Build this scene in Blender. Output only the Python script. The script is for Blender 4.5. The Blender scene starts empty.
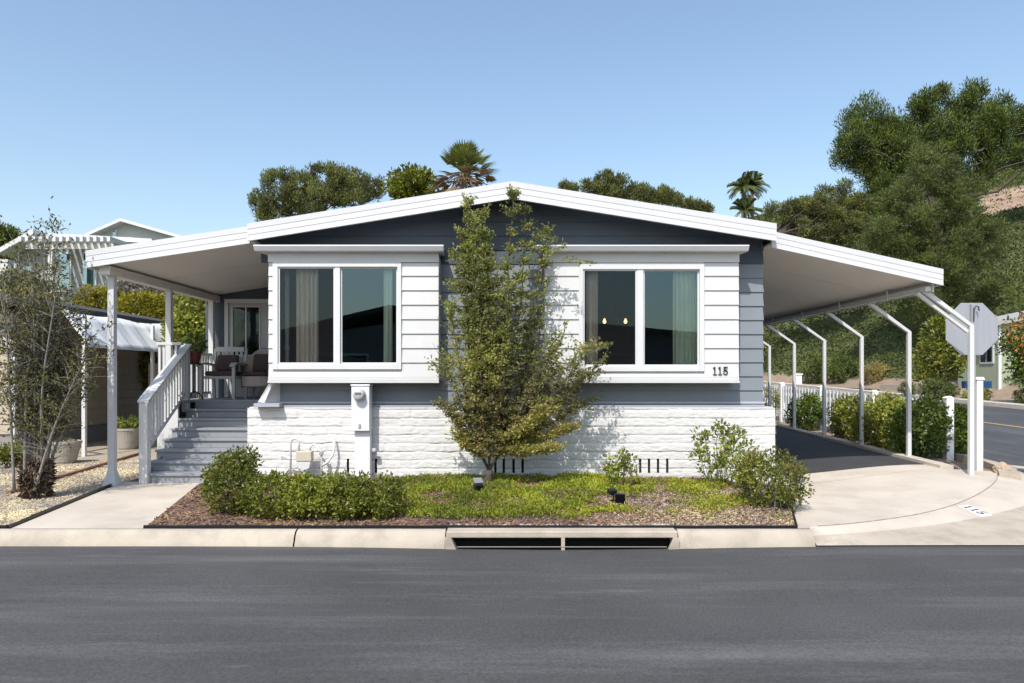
import bpy, bmesh, math, random
import numpy as np
from mathutils import Vector, noise as mnoise
R = math.radians
SC = bpy.context.scene
COL = SC.collection
random.seed(7)
RNG = np.random.default_rng(11)

# ------------------------------------------------------------------ camera frame (metres)
CAM_Y, CAM_Z, FPX = -10.0, 1.53, 706.0
def at(px, py, Y):
    d = Y - CAM_Y
    return Vector(((px - 512.0) * d / FPX, Y, CAM_Z + (377.0 - py) * d / FPX))
def xat(px, Y): return (px - 512.0) * (Y - CAM_Y) / FPX
def zat(py, Y): return CAM_Z + (377.0 - py) * (Y - CAM_Y) / FPX

def sstep(a, b, x):
    t = np.clip((x - a) / (b - a), 0, 1)
    return t * t * (3 - 2 * t)

# ------------------------------------------------------------------ terrain
def side_z(y):                       # level of the side street and the lot's right edge
    y = np.asarray(y, float)
    return np.where(y < -3, -0.13, np.where(y < 0.7, -0.13 + (y + 3) * 0.062, 0.10 + (y - 0.7) * 0.026))
def lot_right(y):
    y = np.asarray(y, float)
    return np.where(y < -2.9, -0.0, np.where(y < 0.3, (y + 2.9) * 0.05, 0.16 + (y - 0.3) * 0.024))
def hills(x, y):
    x = np.asarray(x, float); y = np.asarray(y, float)
    t = (x - 21.5) + np.maximum(0, y - 38) * 0.6
    hr = sstep(17.7, 19.5, x) * sstep(3, 6, y) * 45.0 * (1 - np.exp(-np.maximum(t, 0) * 0.575 / 45.0))
    tl = np.maximum(0, y - 9.5) * 0.26
    hl = np.minimum(tl, 6.2) * sstep(-5.0, -8.0, x)
    return hr + hl
def zg(x, y):
    x = np.asarray(x, float); y = np.asarray(y, float)
    k = sstep(3.9, 6.3, x)
    k2 = sstep(7.3, 8.0, x)
    z = 0 * x + k * lot_right(y) * (1 - k2) + k2 * side_z(y)
    return z + hills(x, y)
def bedz(x, y):
    return 0.012 + 0.10 * sstep(-2.8, -1.2, np.asarray(y, float)) * (1 - sstep(2.6, 3.5, np.asarray(x, float))) * sstep(-3.75, -3.0, np.asarray(x, float))

# ------------------------------------------------------------------ materials
MATS = {}
def srgb(r, g, b):
    f = lambda c: ((c / 255 + 0.055) / 1.055) ** 2.4 if c / 255 > 0.04045 else c / 255 / 12.92
    return (f(r), f(g), f(b), 1)
class NT:
    def __init__(s, name):
        s.m = bpy.data.materials.new(name); s.m.use_nodes = True
        s.t = s.m.node_tree; s.t.nodes.clear()
        s.out = s.n('ShaderNodeOutputMaterial')
    def n(s, typ, **kw):
        nd = s.t.nodes.new(typ)
        for k, v in kw.items():
            if hasattr(nd, k) and k not in ('Scale',): setattr(nd, k, v)
        return nd
    def l(s, a, ao, b, bi): s.t.links.new(a.outputs[ao], b.inputs[bi])
def mat(name, col, rough=0.6, var=0.0, vscale=3.0, bump=0.0, bscale=40.0, metal=0.0, spec=0.4, stretch=(1, 1, 1), col2=None, c2scale=1.5, c2lo=0.45, c2hi=0.65, emit=None, detail=6.0):
    if name in MATS: return MATS[name]
    T = NT(name)
    p = T.n('ShaderNodeBsdfPrincipled'); T.l(p, 0, T.out, 0)
    p.inputs['Roughness'].default_value = rough; p.inputs['Metallic'].default_value = metal
    p.inputs['Specular IOR Level'].default_value = spec
    c = tuple(col[:3]) + (1,)
    p.inputs['Base Color'].default_value = c
    tc = T.n('ShaderNodeTexCoord'); mp = T.n('ShaderNodeMapping'); mp.inputs['Scale'].default_value = stretch
    geo = T.n('ShaderNodeNewGeometry')
    T.l(geo, 'Position', mp, 0)
    last = None
    if var > 0:
        nz = T.n('ShaderNodeTexNoise'); nz.inputs['Scale'].default_value = vscale; nz.inputs['Detail'].default_value = detail; nz.inputs['Roughness'].default_value = 0.6
        T.l(mp, 0, nz, 'Vector')
        r = T.n('ShaderNodeValToRGB')
        r.color_ramp.elements[0].position = 0.28; r.color_ramp.elements[1].position = 0.72
        r.color_ramp.elements[0].color = tuple(max(0, v * (1 - var)) for v in c[:3]) + (1,)
        r.color_ramp.elements[1].color = tuple(min(1, v * (1 + var)) for v in c[:3]) + (1,)
        T.l(nz, 0, r, 0); last = (r, 0)
        if col2 is not None:
            n2 = T.n('ShaderNodeTexNoise'); n2.inputs['Scale'].default_value = c2scale; n2.inputs['Detail'].default_value = 8; n2.inputs['Roughness'].default_value = 0.65
            T.l(mp, 0, n2, 'Vector')
            r2 = T.n('ShaderNodeValToRGB'); r2.color_ramp.elements[0].position = c2lo; r2.color_ramp.elements[1].position = c2hi
            T.l(n2, 0, r2, 0)
            mx = T.n('ShaderNodeMixRGB'); T.l(r2, 0, mx, 0); T.l(r, 0, mx, 1); mx.inputs[2].default_value = tuple(col2[:3]) + (1,)
            last = (mx, 0)
        T.l(last[0], last[1], p, 'Base Color')
    if bump > 0:
        nb = T.n('ShaderNodeTexNoise'); nb.inputs['Scale'].default_value = bscale; nb.inputs['Detail'].default_value = 5
        T.l(mp, 0, nb, 'Vector')
        b = T.n('ShaderNodeBump'); b.inputs['Strength'].default_value = bump; b.inputs['Distance'].default_value = 0.02
        T.l(nb, 0, b, 'Height'); T.l(b, 0, p, 'Normal')
    if emit:
        p.inputs['Emission Color'].default_value = tuple(emit[:3]) + (1,); p.inputs['Emission Strength'].default_value = emit[3]
    MATS[name] = T.m
    return T.m
def leafmat(name, cols, trans=0.25, rough=0.55, vs=1.1, va=0.38):
    """leaf colours picked at random per leaf; part of the light passes through"""
    if name in MATS: return MATS[name]
    T = NT(name)
    g = T.n('ShaderNodeNewGeometry'); r = T.n('ShaderNodeValToRGB'); r.color_ramp.interpolation = 'LINEAR'
    el = r.color_ramp.elements
    while len(el) < len(cols): el.new(0.5)
    for i, c in enumerate(cols):
        el[i].position = i / max(1, len(cols) - 1); el[i].color = tuple(c[:3]) + (1,)
    T.l(g, 'Random Per Island', r, 0)
    nz = T.n('ShaderNodeTexNoise'); nz.inputs['Scale'].default_value = vs; nz.inputs['Detail'].default_value = 3
    T.l(g, 'Position', nz, 'Vector')
    rr = T.n('ShaderNodeValToRGB'); rr.color_ramp.elements[0].position = .35; rr.color_ramp.elements[1].position = .65
    rr.color_ramp.elements[0].color = (1 - va, 1 - va, 1 - va * .8, 1); rr.color_ramp.elements[1].color = (1 + va, 1 + va * .9, 1, 1)
    T.l(nz, 0, rr, 0)
    mu = T.n('ShaderNodeMixRGB', blend_type='MULTIPLY'); mu.inputs[0].default_value = 1; T.l(r, 0, mu, 1); T.l(rr, 0, mu, 2)
    r = mu
    p = T.n('ShaderNodeBsdfPrincipled'); p.inputs['Roughness'].default_value = rough; p.inputs['Specular IOR Level'].default_value = 0.35
    T.l(r, 0, p, 'Base Color')
    tr = T.n('ShaderNodeBsdfTranslucent'); T.l(r, 0, tr, 0)
    m = T.n('ShaderNodeMixShader'); m.inputs[0].default_value = trans
    T.l(p, 0, m, 1); T.l(tr, 0, m, 2); T.l(m, 0, T.out, 0)
    MATS[name] = T.m
    return T.m
def glassmat(name, refl=0.16, tint=(0.75, 0.82, 0.82), rcol=(0.8, 0.95, 1.0)):
    if name in MATS: return MATS[name]
    T = NT(name)
    tr = T.n('ShaderNodeBsdfTransparent'); tr.inputs[0].default_value = tint + (1,)
    gl = T.n('ShaderNodeBsdfGlossy'); gl.inputs['Roughness'].default_value = 0.005; gl.inputs[0].default_value = rcol + (1,)
    lw = T.n('ShaderNodeFresnel'); lw.inputs[0].default_value = 1.5
    ad = T.n('ShaderNodeMath', operation='ADD'); T.l(lw, 0, ad, 0); ad.inputs[1].default_value = refl; ad.use_clamp = True
    m = T.n('ShaderNodeMixShader'); T.l(ad, 0, m, 0); T.l(tr, 0, m, 1); T.l(gl, 0, m, 2); T.l(m, 0, T.out, 0)
    MATS[name] = T.m
    return T.m
def screenmat(name):
    if name in MATS: return MATS[name]
    T = NT(name)
    tr = T.n('ShaderNodeBsdfTransparent'); df = T.n('ShaderNodeBsdfDiffuse'); df.inputs[0].default_value = (0.05, 0.05, 0.055, 1)
    m = T.n('ShaderNodeMixShader'); m.inputs[0].default_value = 0.14; T.l(tr, 0, m, 1); T.l(df, 0, m, 2); T.l(m, 0, T.out, 0)
    MATS[name] = T.m
    return T.m

def asphaltmat(name, base, streak):
    T = NT(name)
    p = T.n('ShaderNodeBsdfPrincipled'); p.inputs['Roughness'].default_value = 0.8; p.inputs['Specular IOR Level'].default_value = 0.3
    geo = T.n('ShaderNodeNewGeometry')
    def nz(scale, st, detail=6, rough=0.6):
        mp = T.n('ShaderNodeMapping'); mp.inputs['Scale'].default_value = st; T.l(geo, 'Position', mp, 0)
        n = T.n('ShaderNodeTexNoise'); n.inputs['Scale'].default_value = scale; n.inputs['Detail'].default_value = detail; n.inputs['Roughness'].default_value = rough
        T.l(mp, 0, n, 'Vector'); return n
    def ramp(n, lo, hi, c0, c1):
        r = T.n('ShaderNodeValToRGB'); r.color_ramp.elements[0].position = lo; r.color_ramp.elements[1].position = hi
        r.color_ramp.elements[0].color = c0; r.color_ramp.elements[1].color = c1; T.l(n, 0, r, 0); return r
    def g(v): return (v * base[0], v * base[1], v * base[2], 1)
    big = ramp(nz(0.5, (1, 1, 1)), 0.3, 0.7, g(0.82), g(1.18))
    st = ramp(nz(1.0, streak, 8, 0.68), 0.50, 0.72, (0, 0, 0, 1), (1, 1, 1, 1))
    m1 = T.n('ShaderNodeMixRGB'); T.l(st, 0, m1, 0); T.l(big, 0, m1, 1); m1.inputs[2].default_value = g(1.72)
    fine = ramp(nz(55, (1, 1, 1), 6, 0.8), 0.34, 0.68, (0.62, 0.62, 0.62, 1), (1.42, 1.42, 1.42, 1))
    m2 = T.n('ShaderNodeMixRGB', blend_type='MULTIPLY'); m2.inputs[0].default_value = 1; T.l(m1, 0, m2, 1); T.l(fine, 0, m2, 2)
    # scuffs: few light patches
    sc = ramp(nz(1.5, (0.45, 2.8, 1), 10, 0.74), 0.60, 0.70, (0, 0, 0, 1), (0.45, 0.45, 0.45, 1))
    m3 = T.n('ShaderNodeMixRGB'); T.l(sc, 0, m3, 0); T.l(m2, 0, m3, 1); m3.inputs[2].default_value = g(2.4)
    T.l(m3, 0, p, 'Base Color')
    b = T.n('ShaderNodeBump'); b.inputs['Strength'].default_value = 0.5; b.inputs['Distance'].default_value = 0.006
    T.l(nz(160, (1, 1, 1), 4), 0, b, 'Height'); T.l(b, 0, p, 'Normal'); T.l(p, 0, T.out, 0)
    MATS[name] = T.m
    return T.m

# ------------------------------------------------------------------ mesh building
class MB:
    def __init__(s): s.v = []; s.f = []; s.mi = []; s.n = 0
    def add(s, verts, faces, mi=0):
        verts = [tuple(v) for v in verts]
        s.v += verts; s.f += [tuple(i + s.n for i in f) for f in faces]; s.mi += [mi] * len(faces); s.n += len(verts)
        return s
    def hexa(s, p, mi=0):       # p: bottom 4 (ccw from above) then top 4
        return s.add(p, [(3, 2, 1, 0), (4, 5, 6, 7), (0, 1, 5, 4), (1, 2, 6, 5), (2, 3, 7, 6), (3, 0, 4, 7)], mi)
    def box(s, x0, x1, y0, y1, z0, z1, mi=0):
        return s.hexa([(x0, y0, z0), (x1, y0, z0), (x1, y1, z0), (x0, y1, z0), (x0, y0, z1), (x1, y0, z1), (x1, y1, z1), (x0, y1, z1)], mi)
    def prism(s, poly, y0, y1, mi=0):      # poly in (x,z), extruded along y
        n = len(poly)
        v = [(x, y0, z) for x, z in poly] + [(x, y1, z) for x, z in poly]
        f = [tuple(range(n)), tuple(range(2 * n - 1, n - 1, -1))] + [(i, n + i, n + (i + 1) % n, (i + 1) % n) for i in range(n)]
        return s.add(v, f, mi)
    def prismx(s, poly, x0, x1, mi=0):     # poly in (y,z), extruded along x
        n = len(poly)
        v = [(x0, y, z) for y, z in poly] + [(x1, y, z) for y, z in poly]
        f = [tuple(range(n)), tuple(range(2 * n - 1, n - 1, -1))] + [(i, n + i, n + (i + 1) % n, (i + 1) % n) for i in range(n)]
        return s.add(v, f, mi)
    def prismz(s, poly, z0, z1, mi=0):
        n = len(poly)
        v = [(x, y, z0) for x, y in poly] + [(x, y, z1) for x, y in poly]
        f = [tuple(range(n - 1, -1, -1)), tuple(range(n, 2 * n))] + [(i, (i + 1) % n, n + (i + 1) % n, n + i) for i in range(n)]
        return s.add(v, f, mi)
    def tube(s, pts, rad, k=6, cap=True, mi=0, phase=0.0):
        pts = [Vector(p) for p in pts]; n = len(pts)
        if not hasattr(rad, '__len__'): rad = [rad] * n
        vs = []; fs = []
        up = Vector((0.13, 0.31, 0.94))
        a = None
        for i, p in enumerate(pts):
            t = (pts[min(i + 1, n - 1)] - pts[max(i - 1, 0)])
            if t.length < 1e-9: t = Vector((0, 0, 1))
            t.normalize()
            if a is None:
                ref = Vector((1, 0, 0)) if abs(t.z) > 0.9 else Vector((0, 0, 1))
                a = t.cross(ref).normalized()
            else:
                a = (a - t * a.dot(t))
                if a.length < 1e-6: a = t.orthogonal()
                a.normalize()
            b = t.cross(a)
            for j in range(k):
                w = 2 * math.pi * j / k + phase
                vs.append(p + (a * math.cos(w) + b * math.sin(w)) * rad[i])
        for i in range(n - 1):
            for j in range(k):
                fs.append((i * k + j, i * k + (j + 1) % k, (i + 1) * k + (j + 1) % k, (i + 1) * k + j))
        if cap:
            fs.append(tuple(range(k - 1, -1, -1))); fs.append(tuple((n - 1) * k + j for j in range(k)))
        return s.add(vs, fs, mi)
    def sqtube(s, pts, w, mi=0): return s.tube(pts, w * 0.7071, 4, True, mi, math.pi / 4)
    def lathe(s, prof, c=(0, 0, 0), k=20, mi=0, cap=True):      # prof [(r,z)]
        vs = []; n = len(prof)
        for r, z in prof:
            for j in range(k):
                w = 2 * math.pi * j / k
                vs.append((c[0] + r * math.cos(w), c[1] + r * math.sin(w), c[2] + z))
        fs = [(i * k + j, i * k + (j + 1) % k, (i + 1) * k + (j + 1) % k, (i + 1) * k + j) for i in range(n - 1) for j in range(k)]
        if cap: fs += [tuple(range(k - 1, -1, -1)), tuple((n - 1) * k + j for j in range(k))]
        return s.add(vs, fs, mi)
    def grid(s, P, mi=0):       # P[i][j] -> point
        ni, nj = len(P), len(P[0])
        return s.add([p for row in P for p in row], [(i * nj + j, (i + 1) * nj + j, (i + 1) * nj + j + 1, i * nj + j + 1) for i in range(ni - 1) for j in range(nj - 1)], mi)
    def build(s, name, m, parent=None, smooth=False, bevel=0.0):
        return link_mesh(name, s.v, s.f, m, parent, smooth, bevel, s.mi)

def world_loc(o):
    v = Vector((0, 0, 0))
    while o is not None:
        v += o.location; o = o.parent
    return v
def link_mesh(name, verts, faces, m, parent=None, smooth=False, bevel=0.0, mi=None):
    me = bpy.data.meshes.new(name)
    v = np.asarray(verts, float).reshape(-1, 3)
    if parent is not None:
        v = v - np.array(world_loc(parent))
    me.from_pydata(v.tolist() if len(v) < 20000 else v, [], faces)
    ms = m if isinstance(m, (list, tuple)) else [m]
    for x in ms: me.materials.append(x)
    if mi is not None and len(ms) > 1: me.polygons.foreach_set('material_index', np.asarray(mi, np.int32))
    if smooth: me.polygons.foreach_set('use_smooth', np.ones(len(me.polygons), bool))
    me.update()
    o = bpy.data.objects.new(name, me); COL.objects.link(o)
    if parent is not None: o.parent = parent
    if bevel > 0:
        b = o.modifiers.new('bevel', 'BEVEL'); b.width = bevel; b.segments = 2; b.limit_method = 'ANGLE'; b.angle_limit = R(40)
    return o
def tag(o, label, cat, group=None):
    o['label'] = label; o['category'] = cat
    if group: o['group'] = group
    return o
def thing(name, label, cat, loc, group=None):
    o = bpy.data.objects.new(name, None); COL.objects.link(o); o.location = loc; o.empty_display_size = 0.1
    return tag(o, label, cat, group)
def struct(o, kind='structure'):
    o['kind'] = kind
    return o
def dup(root, loc, label=None, rz=0.0, scale=1.0):
    r = root.copy(); COL.objects.link(r); r.location = loc; r.rotation_euler = (0, 0, rz); r.scale = (scale,) * 3
    if label: r['label'] = label
    for ch in list(root.children):
        c = ch.copy(); COL.objects.link(c); c.parent = r
        for g in list(ch.children):
            d = g.copy(); COL.objects.link(d); d.parent = c
    return r

# ------------------------------------------------------------------ leaves
def unit(a):
    return a / np.maximum(1e-9, np.linalg.norm(a, axis=1, keepdims=True))
def rand_dirs(n, rng=RNG): return unit(rng.normal(size=(n, 3)))
def leaf_arrays(pos, dirs, ln, wd, rng=RNG, fold=0.15):
    n = len(pos)
    ln = ln * rng.uniform(0.65, 1.3, (n, 1)); wd = wd * rng.uniform(0.7, 1.25, (n, 1))
    side = unit(np.cross(dirs, rand_dirs(n, rng)))
    nrm = np.cross(dirs, side)
    base = pos; tip = pos + dirs * ln
    mid = pos + dirs * ln * 0.5 + nrm * ln * fold
    l = mid + side * wd * 0.5; r = mid - side * wd * 0.5
    v = np.stack([base, l, tip, r], 1).reshape(-1, 3)
    f = np.arange(4 * n).reshape(n, 4)
    return v, f
def leaf_obj(name, chunks, m, parent=None, mis=None):
    vs, fs, mi = [], [], []; k = 0
    for i, (v, f) in enumerate(chunks):
        vs.append(v); fs.append(f + k); k += len(v)
        mi.append(np.full(len(f), 0 if mis is None else mis[i]))
    v = np.concatenate(vs); f = np.concatenate(fs); mi = np.concatenate(mi)
    return link_mesh(name, v, f, m, parent, False, 0, mi)
def in_ball(n, rng=RNG, power=0.45):
    return rand_dirs(n, rng) * (rng.uniform(0, 1, (n, 1)) ** power)

# ------------------------------------------------------------------ ribbons that follow the ground
def resample(pl, n):
    p = np.asarray(pl, float); s = np.concatenate([[0], np.cumsum(np.linalg.norm(np.diff(p, axis=0), axis=1))])
    t = np.linspace(0, s[-1], n)
    return np.stack([np.interp(t, s, p[:, i]) for i in range(p.shape[1])], 1)
def smoothline(pl, n, it=3):
    p = np.asarray(pl, float)
    for _ in range(it):
        q = [p[0]]
        for a, b in zip(p[:-1], p[1:]): q += [a * .75 + b * .25, a * .25 + b * .75]
        q.append(p[-1]); p = np.array(q)
    return resample(p, n)
def ribbon(name, A, B, zf, m, na=60, nb=10, skirt=0.12, wob=0.0):
    A = resample(A, na); B = resample(B, na)
    t = np.linspace(0, 1, nb)[None, :, None]
    P = A[:, None, :] * (1 - t) + B[:, None, :] * t
    Z = zf(P[..., 0], P[..., 1])
    V = np.concatenate([P, Z[..., None]], 2)
    mb = MB()
    mb.grid(V.tolist())
    if skirt:
        loop = [V[i, 0] for i in range(na)] + [V[-1, j] for j in range(1, nb)] + [V[i, -1] for i in range(na - 2, -1, -1)] + [V[0, j] for j in range(nb - 2, 0, -1)]
        n = len(loop)
        low = [(p[0], p[1], p[2] - skirt) for p in loop]
        mb.add([tuple(p) for p in loop] + low, [(i, n + i, n + (i + 1) % n, (i + 1) % n) for i in range(n)])
    o = mb.build(name, m)
    return struct(o)
# ================================================================== materials used
M_white = mat('white_paint', (0.60, 0.60, 0.597), 0.45, var=0.035, vscale=2.2, bump=0.03, bscale=30)
M_roof = mat('white_metal_roof', (0.60, 0.60, 0.61), 0.35, var=0.03, vscale=1.5)
M_brick = mat('white_painted_block', (0.64, 0.635, 0.62), 0.7, var=0.05, vscale=5, bump=0.25, bscale=45, col2=(0.66, 0.64, 0.61), c2scale=2.2, c2lo=0.56, c2hi=0.78)
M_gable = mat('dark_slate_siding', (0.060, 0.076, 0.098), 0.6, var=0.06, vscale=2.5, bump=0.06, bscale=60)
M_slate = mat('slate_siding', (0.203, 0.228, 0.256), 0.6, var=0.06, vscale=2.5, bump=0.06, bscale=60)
M_belt = mat('slate_trim', (0.36, 0.38, 0.43), 0.55, var=0.04, vscale=3)
M_soffit = mat('soffit_panel', (0.70, 0.655, 0.595), 0.5, var=0.05, vscale=1.2, stretch=(1, 0.2, 1))
M_concrete = mat('concrete', (0.56, 0.495, 0.415), 0.85, var=0.10, vscale=1.1, bump=0.18, bscale=70, col2=(0.41, 0.35, 0.285), c2scale=1.3, c2lo=0.46, c2hi=0.78, detail=9)
M_kerb = mat('kerb_concrete', (0.45, 0.39, 0.315), 0.85, var=0.16, vscale=2.0, bump=0.25, bscale=60, col2=(0.30, 0.265, 0.215), c2scale=2.6, c2lo=0.5, c2hi=0.74, detail=9)
M_kerb2 = mat('kerb_top_concrete', (0.53, 0.465, 0.39), 0.85, var=0.12, vscale=2.0, bump=0.2, bscale=60, col2=(0.38, 0.33, 0.27), c2scale=2.2, c2lo=0.5, c2hi=0.78, detail=9)
M_asph = asphaltmat('street_asphalt', (0.0715, 0.0708, 0.0712), (0.22, 2.3, 1))
M_asph2 = asphaltmat('side_street_asphalt', (0.075, 0.076, 0.079), (2.0, 0.25, 1))
M_dirt = mat('dirt', (0.27, 0.205, 0.145), 0.95, var=0.22, vscale=3, bump=0.4, bscale=30)
M_mulch = mat('bark_mulch', (0.15, 0.092, 0.07), 0.95, var=0.35, vscale=22, bump=0.8, bscale=60)
M_gravel = mat('tan_gravel', (0.40, 0.34, 0.26), 0.95, var=0.25, vscale=45, bump=0.7, bscale=80)
M_hill = mat('hill_soil', (0.085, 0.105, 0.040), 0.95, var=0.3, vscale=0.8)
M_bare = mat('bare_slope_soil', (0.33, 0.23, 0.16), 0.95, var=0.3, vscale=0.7, bump=0.5, bscale=4)
M_black = mat('black_plastic', (0.012, 0.012, 0.014), 0.4)
M_dark = mat('dark_void', (0.006, 0.006, 0.006), 0.9)
M_step = mat('grey_deck_paint', (0.27, 0.283, 0.305), 0.6, var=0.06, vscale=4, bump=0.05)
M_glass = glassmat('window_glass', 0.07, (0.90, 0.95, 0.95), (0.60, 0.86, 1.0))
M_glass2 = glassmat('screened_glass', 0.0, (0.90, 0.93, 0.93), (0.60, 0.86, 1.0))
M_screen = screenmat('insect_screen')
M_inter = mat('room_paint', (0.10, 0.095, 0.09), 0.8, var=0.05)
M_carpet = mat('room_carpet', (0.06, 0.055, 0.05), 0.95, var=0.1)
M_galv = mat('galvanised_metal', (0.36, 0.375, 0.41), 0.55, metal=0.25, var=0.05, vscale=4, stretch=(6, 6, 0.4))
M_wood = mat('weathered_wood', (0.26, 0.13, 0.085), 0.85, var=0.25, vscale=6, bump=0.3)
M_bark = mat('grey_bark', (0.17, 0.15, 0.125), 0.9, var=0.25, vscale=10, bump=0.5)
M_bark2 = mat('dark_bark', (0.075, 0.06, 0.05), 0.9, var=0.25, vscale=10, bump=0.5)
M_metalw = mat('grey_utility_paint', (0.70, 0.71, 0.73), 0.4, var=0.03)

# ================================================================== world, sun, camera
W = bpy.data.worlds.new('World'); SC.world = W; W.use_nodes = True
nt = W.node_tree; nt.nodes.clear()
sky = nt.nodes.new('ShaderNodeTexSky'); sky.sky_type = 'NISHITA'; sky.sun_disc = False
SUN_AZ, SUN_EL = 21.0, 50.0
sky.sun_elevation = R(SUN_EL); sky.sun_rotation = R(180 + SUN_AZ)
sky.altitude = 50; sky.air_density = 1.35; sky.dust_density = 1.7; sky.ozone_density = 2.0
bg = nt.nodes.new('ShaderNodeBackground'); bg.inputs[1].default_value = 0.146
ou = nt.nodes.new('ShaderNodeOutputWorld')
nt.links.new(sky.outputs[0], bg.inputs[0]); nt.links.new(bg.outputs[0], ou.inputs[0])
sl = bpy.data.lights.new('sun', 'SUN'); sl.energy = 3.3; sl.angle = R(0.53); sl.color = (1.0, 0.955, 0.89)
so = bpy.data.objects.new('sun', sl); COL.objects.link(so)
d = Vector((math.sin(R(SUN_AZ)) * math.cos(R(SUN_EL)), math.cos(R(SUN_AZ)) * math.cos(R(SUN_EL)), -math.sin(R(SUN_EL))))
so.rotation_euler = d.to_track_quat('-Z', 'Y').to_euler()
so.location = (-8, -20, 30)
cd = bpy.data.cameras.new('camera'); cam = bpy.data.objects.new('camera', cd); COL.objects.link(cam)
cam.location = (0, CAM_Y, CAM_Z); cam.rotation_euler = (R(90), 0, 0)
cd.sensor_width = 36; cd.lens = FPX * 36 / 1024; cd.shift_y = (377 - 341.5) / 1024; cd.clip_end = 3000; cd.clip_start = 0.05
SC.camera = cam
SC.view_settings.view_transform = 'Standard'; SC.view_settings.look = 'None'
SC.view_settings.exposure = 0.46; SC.view_settings.gamma = 1
try: SC.view_settings.use_curve_mapping = False
except Exception: pass
SC.render.film_transparent = False
try:
    SC.cycles.use_denoising = True; SC.cycles.max_bounces = 8; SC.cycles.transparent_max_bounces = 12
except Exception: pass

# ================================================================== ground sheets
def street_z(x, y):
    x = np.asarray(x, float); y = np.asarray(y, float)
    return -0.128 - 0.04 * np.exp(-((x - 0.45) / 1.7) ** 2) * sstep(-5, -3.2, y) + 0.03 * sstep(-3, -6.5, y)
def lines(segs):
    out = []
    for a, b, n in segs: out += list(np.linspace(a, b, n, endpoint=False))
    return np.array(out + [segs[-1][1]])
xs = lines([(-420, -40, 12), (-40, -9, 20), (-9, 9, 73), (9, 60, 52), (60, 420, 18)])
ys = lines([(-70, -12, 12), (-12, -2.875, 10), (-2.875, -2.85, 1), (-2.85, 3, 20), (3, 40, 50), (40, 120, 45), (120, 620, 14)])
GX, GY = np.meshgrid(xs, ys, indexing='ij')
GZ = zg(GX, GY) - 0.05
GZ = np.where((GY < -2.86) | ((GX > 2.7) & (GY < 0.42)), GZ - 0.45, GZ)
GZ = np.where((GX > 18.0) & (GY > 4) & (hills(GX, GY) > .25), GZ - 1.0, GZ)
GZ = np.where((GX > 7.3) & (GX < 17.7) & (GY > -3), GZ - 0.3, GZ)
g = MB().grid(np.stack([GX, GY, GZ], 2).tolist()); struct(g.build('ground', M_dirt, smooth=False))

def zoff(dz): return lambda x, y: zg(x, y) + dz
# main street and its far kerb behind the camera
o = ribbon('street', [(-70, -3.07), (70, -3.07)], [(-70, -11.6), (70, -11.6)], street_z, M_asph, 240, 24, 0.2)
o = ribbon('verge', [(-70, -11.6), (70, -11.6)], [(-70, -14.4), (70, -14.4)], lambda x, y: 0 * x + 0.0, M_concrete, 40, 4, 0.3)
# side street
ribbon('side_street', [(7.78, -1.0), (7.78, 110)], [(17.45, -1.0), (17.45, 110)], zoff(-0.02), M_asph2, 160, 10, 0.2)
ribbon('yellow_line', [(12.72, 0.9), (12.72, 110)], [(12.84, 0.9), (12.84, 110)], zoff(-0.015), mat('yellow_road_paint', (0.50, 0.33, 0.08), 0.8, var=0.25, vscale=8), 160, 2, 0)
curve = smoothline([(2.98, -2.93), (3.0, -2.80), (3.53, -2.66), (4.48, -2.2), (5.33, -1.64), (6.16, -0.9), (6.8, -0.14), (7.3, 0.7), (7.55, 1.8)], 60, 2)
A = np.concatenate([curve, smoothline([(7.8, 1.7), (8.2, 0.9), (9.5, 0.35), (12, 0.2), (17.4, 0.1), (30, 0.1)], 60, 2)])
B = np.concatenate([np.stack([np.linspace(2.985, 8.3, 60), np.full(60, -3.085)], 1), np.stack([np.linspace(8.4, 30, 60), np.full(60, -3.085)], 1)])
t = np.linspace(0, 1, 14)[None, :, None]
P = A[:, None, :] * (1 - t) + B[:, None, :] * t
tt = np.broadcast_to(t[..., 0], P.shape[:2])
Zb = street_z(P[..., 0], P[..., 1]) + 0.012
Za = (zg(A[:, 0], A[:, 1]) + 0.004)[:, None]
w = np.minimum(1, tt * 1.0)
prof = np.where(w < .3, 0.55 * (w / .3) ** 1.5, 0.55 + 0.45 * (w - .3) / .7)
Z = Za * (1 - prof) + Zb * prof
gm_ = MB().grid(np.concatenate([P, Z[..., None]], 2).tolist())
gm_.mi = [0 if (i < 58 and j < 4) else 1 for i in range(P.shape[0] - 1) for j in range(P.shape[1] - 1)]
struct(gm_.build('gutter', [M_kerb2, M_kerb], smooth=True))
ribbon('driveway_joint', curve[2:57], curve[2:57] + np.array([0.006, -0.008]), zoff(0.009), mat('joint_filler', (0.30, 0.25, 0.195), 0.95, var=0.3, vscale=9), 80, 2, 0.02)
# driveway slab in two pours
ribbon('driveway', [(2.88, -2.86), (3.28, -1.75), (3.92, 0.0)], list(map(tuple, curve[1:46])) + [(6.42, 0.5)], zoff(0.0), M_concrete, 60, 20, 0.1)
ribbon('carport_slab', [(3.66, 0.02), (3.66, 0.93)], [(6.42, 0.51), (6.42, 0.93)], zoff(0.0), M_concrete, 20, 10, 0.1)
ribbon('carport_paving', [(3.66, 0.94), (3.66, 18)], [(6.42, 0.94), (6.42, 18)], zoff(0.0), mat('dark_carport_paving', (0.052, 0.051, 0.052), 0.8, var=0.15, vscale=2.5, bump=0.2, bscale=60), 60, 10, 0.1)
ribbon('driveway_kerb', [(6.40, 0.55), (6.40, 18)], [(6.60, 0.55), (6.60, 18)], zoff(0.045), M_concrete, 40, 3, 0.1)
# walkway
ribbon('walkway', [(-5.05, -2.925), (-5.66, 0.30)], [(-3.69, -2.925), (-4.50, 0.30)], zoff(0.002), M_concrete, 20, 10, 0.1)
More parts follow.
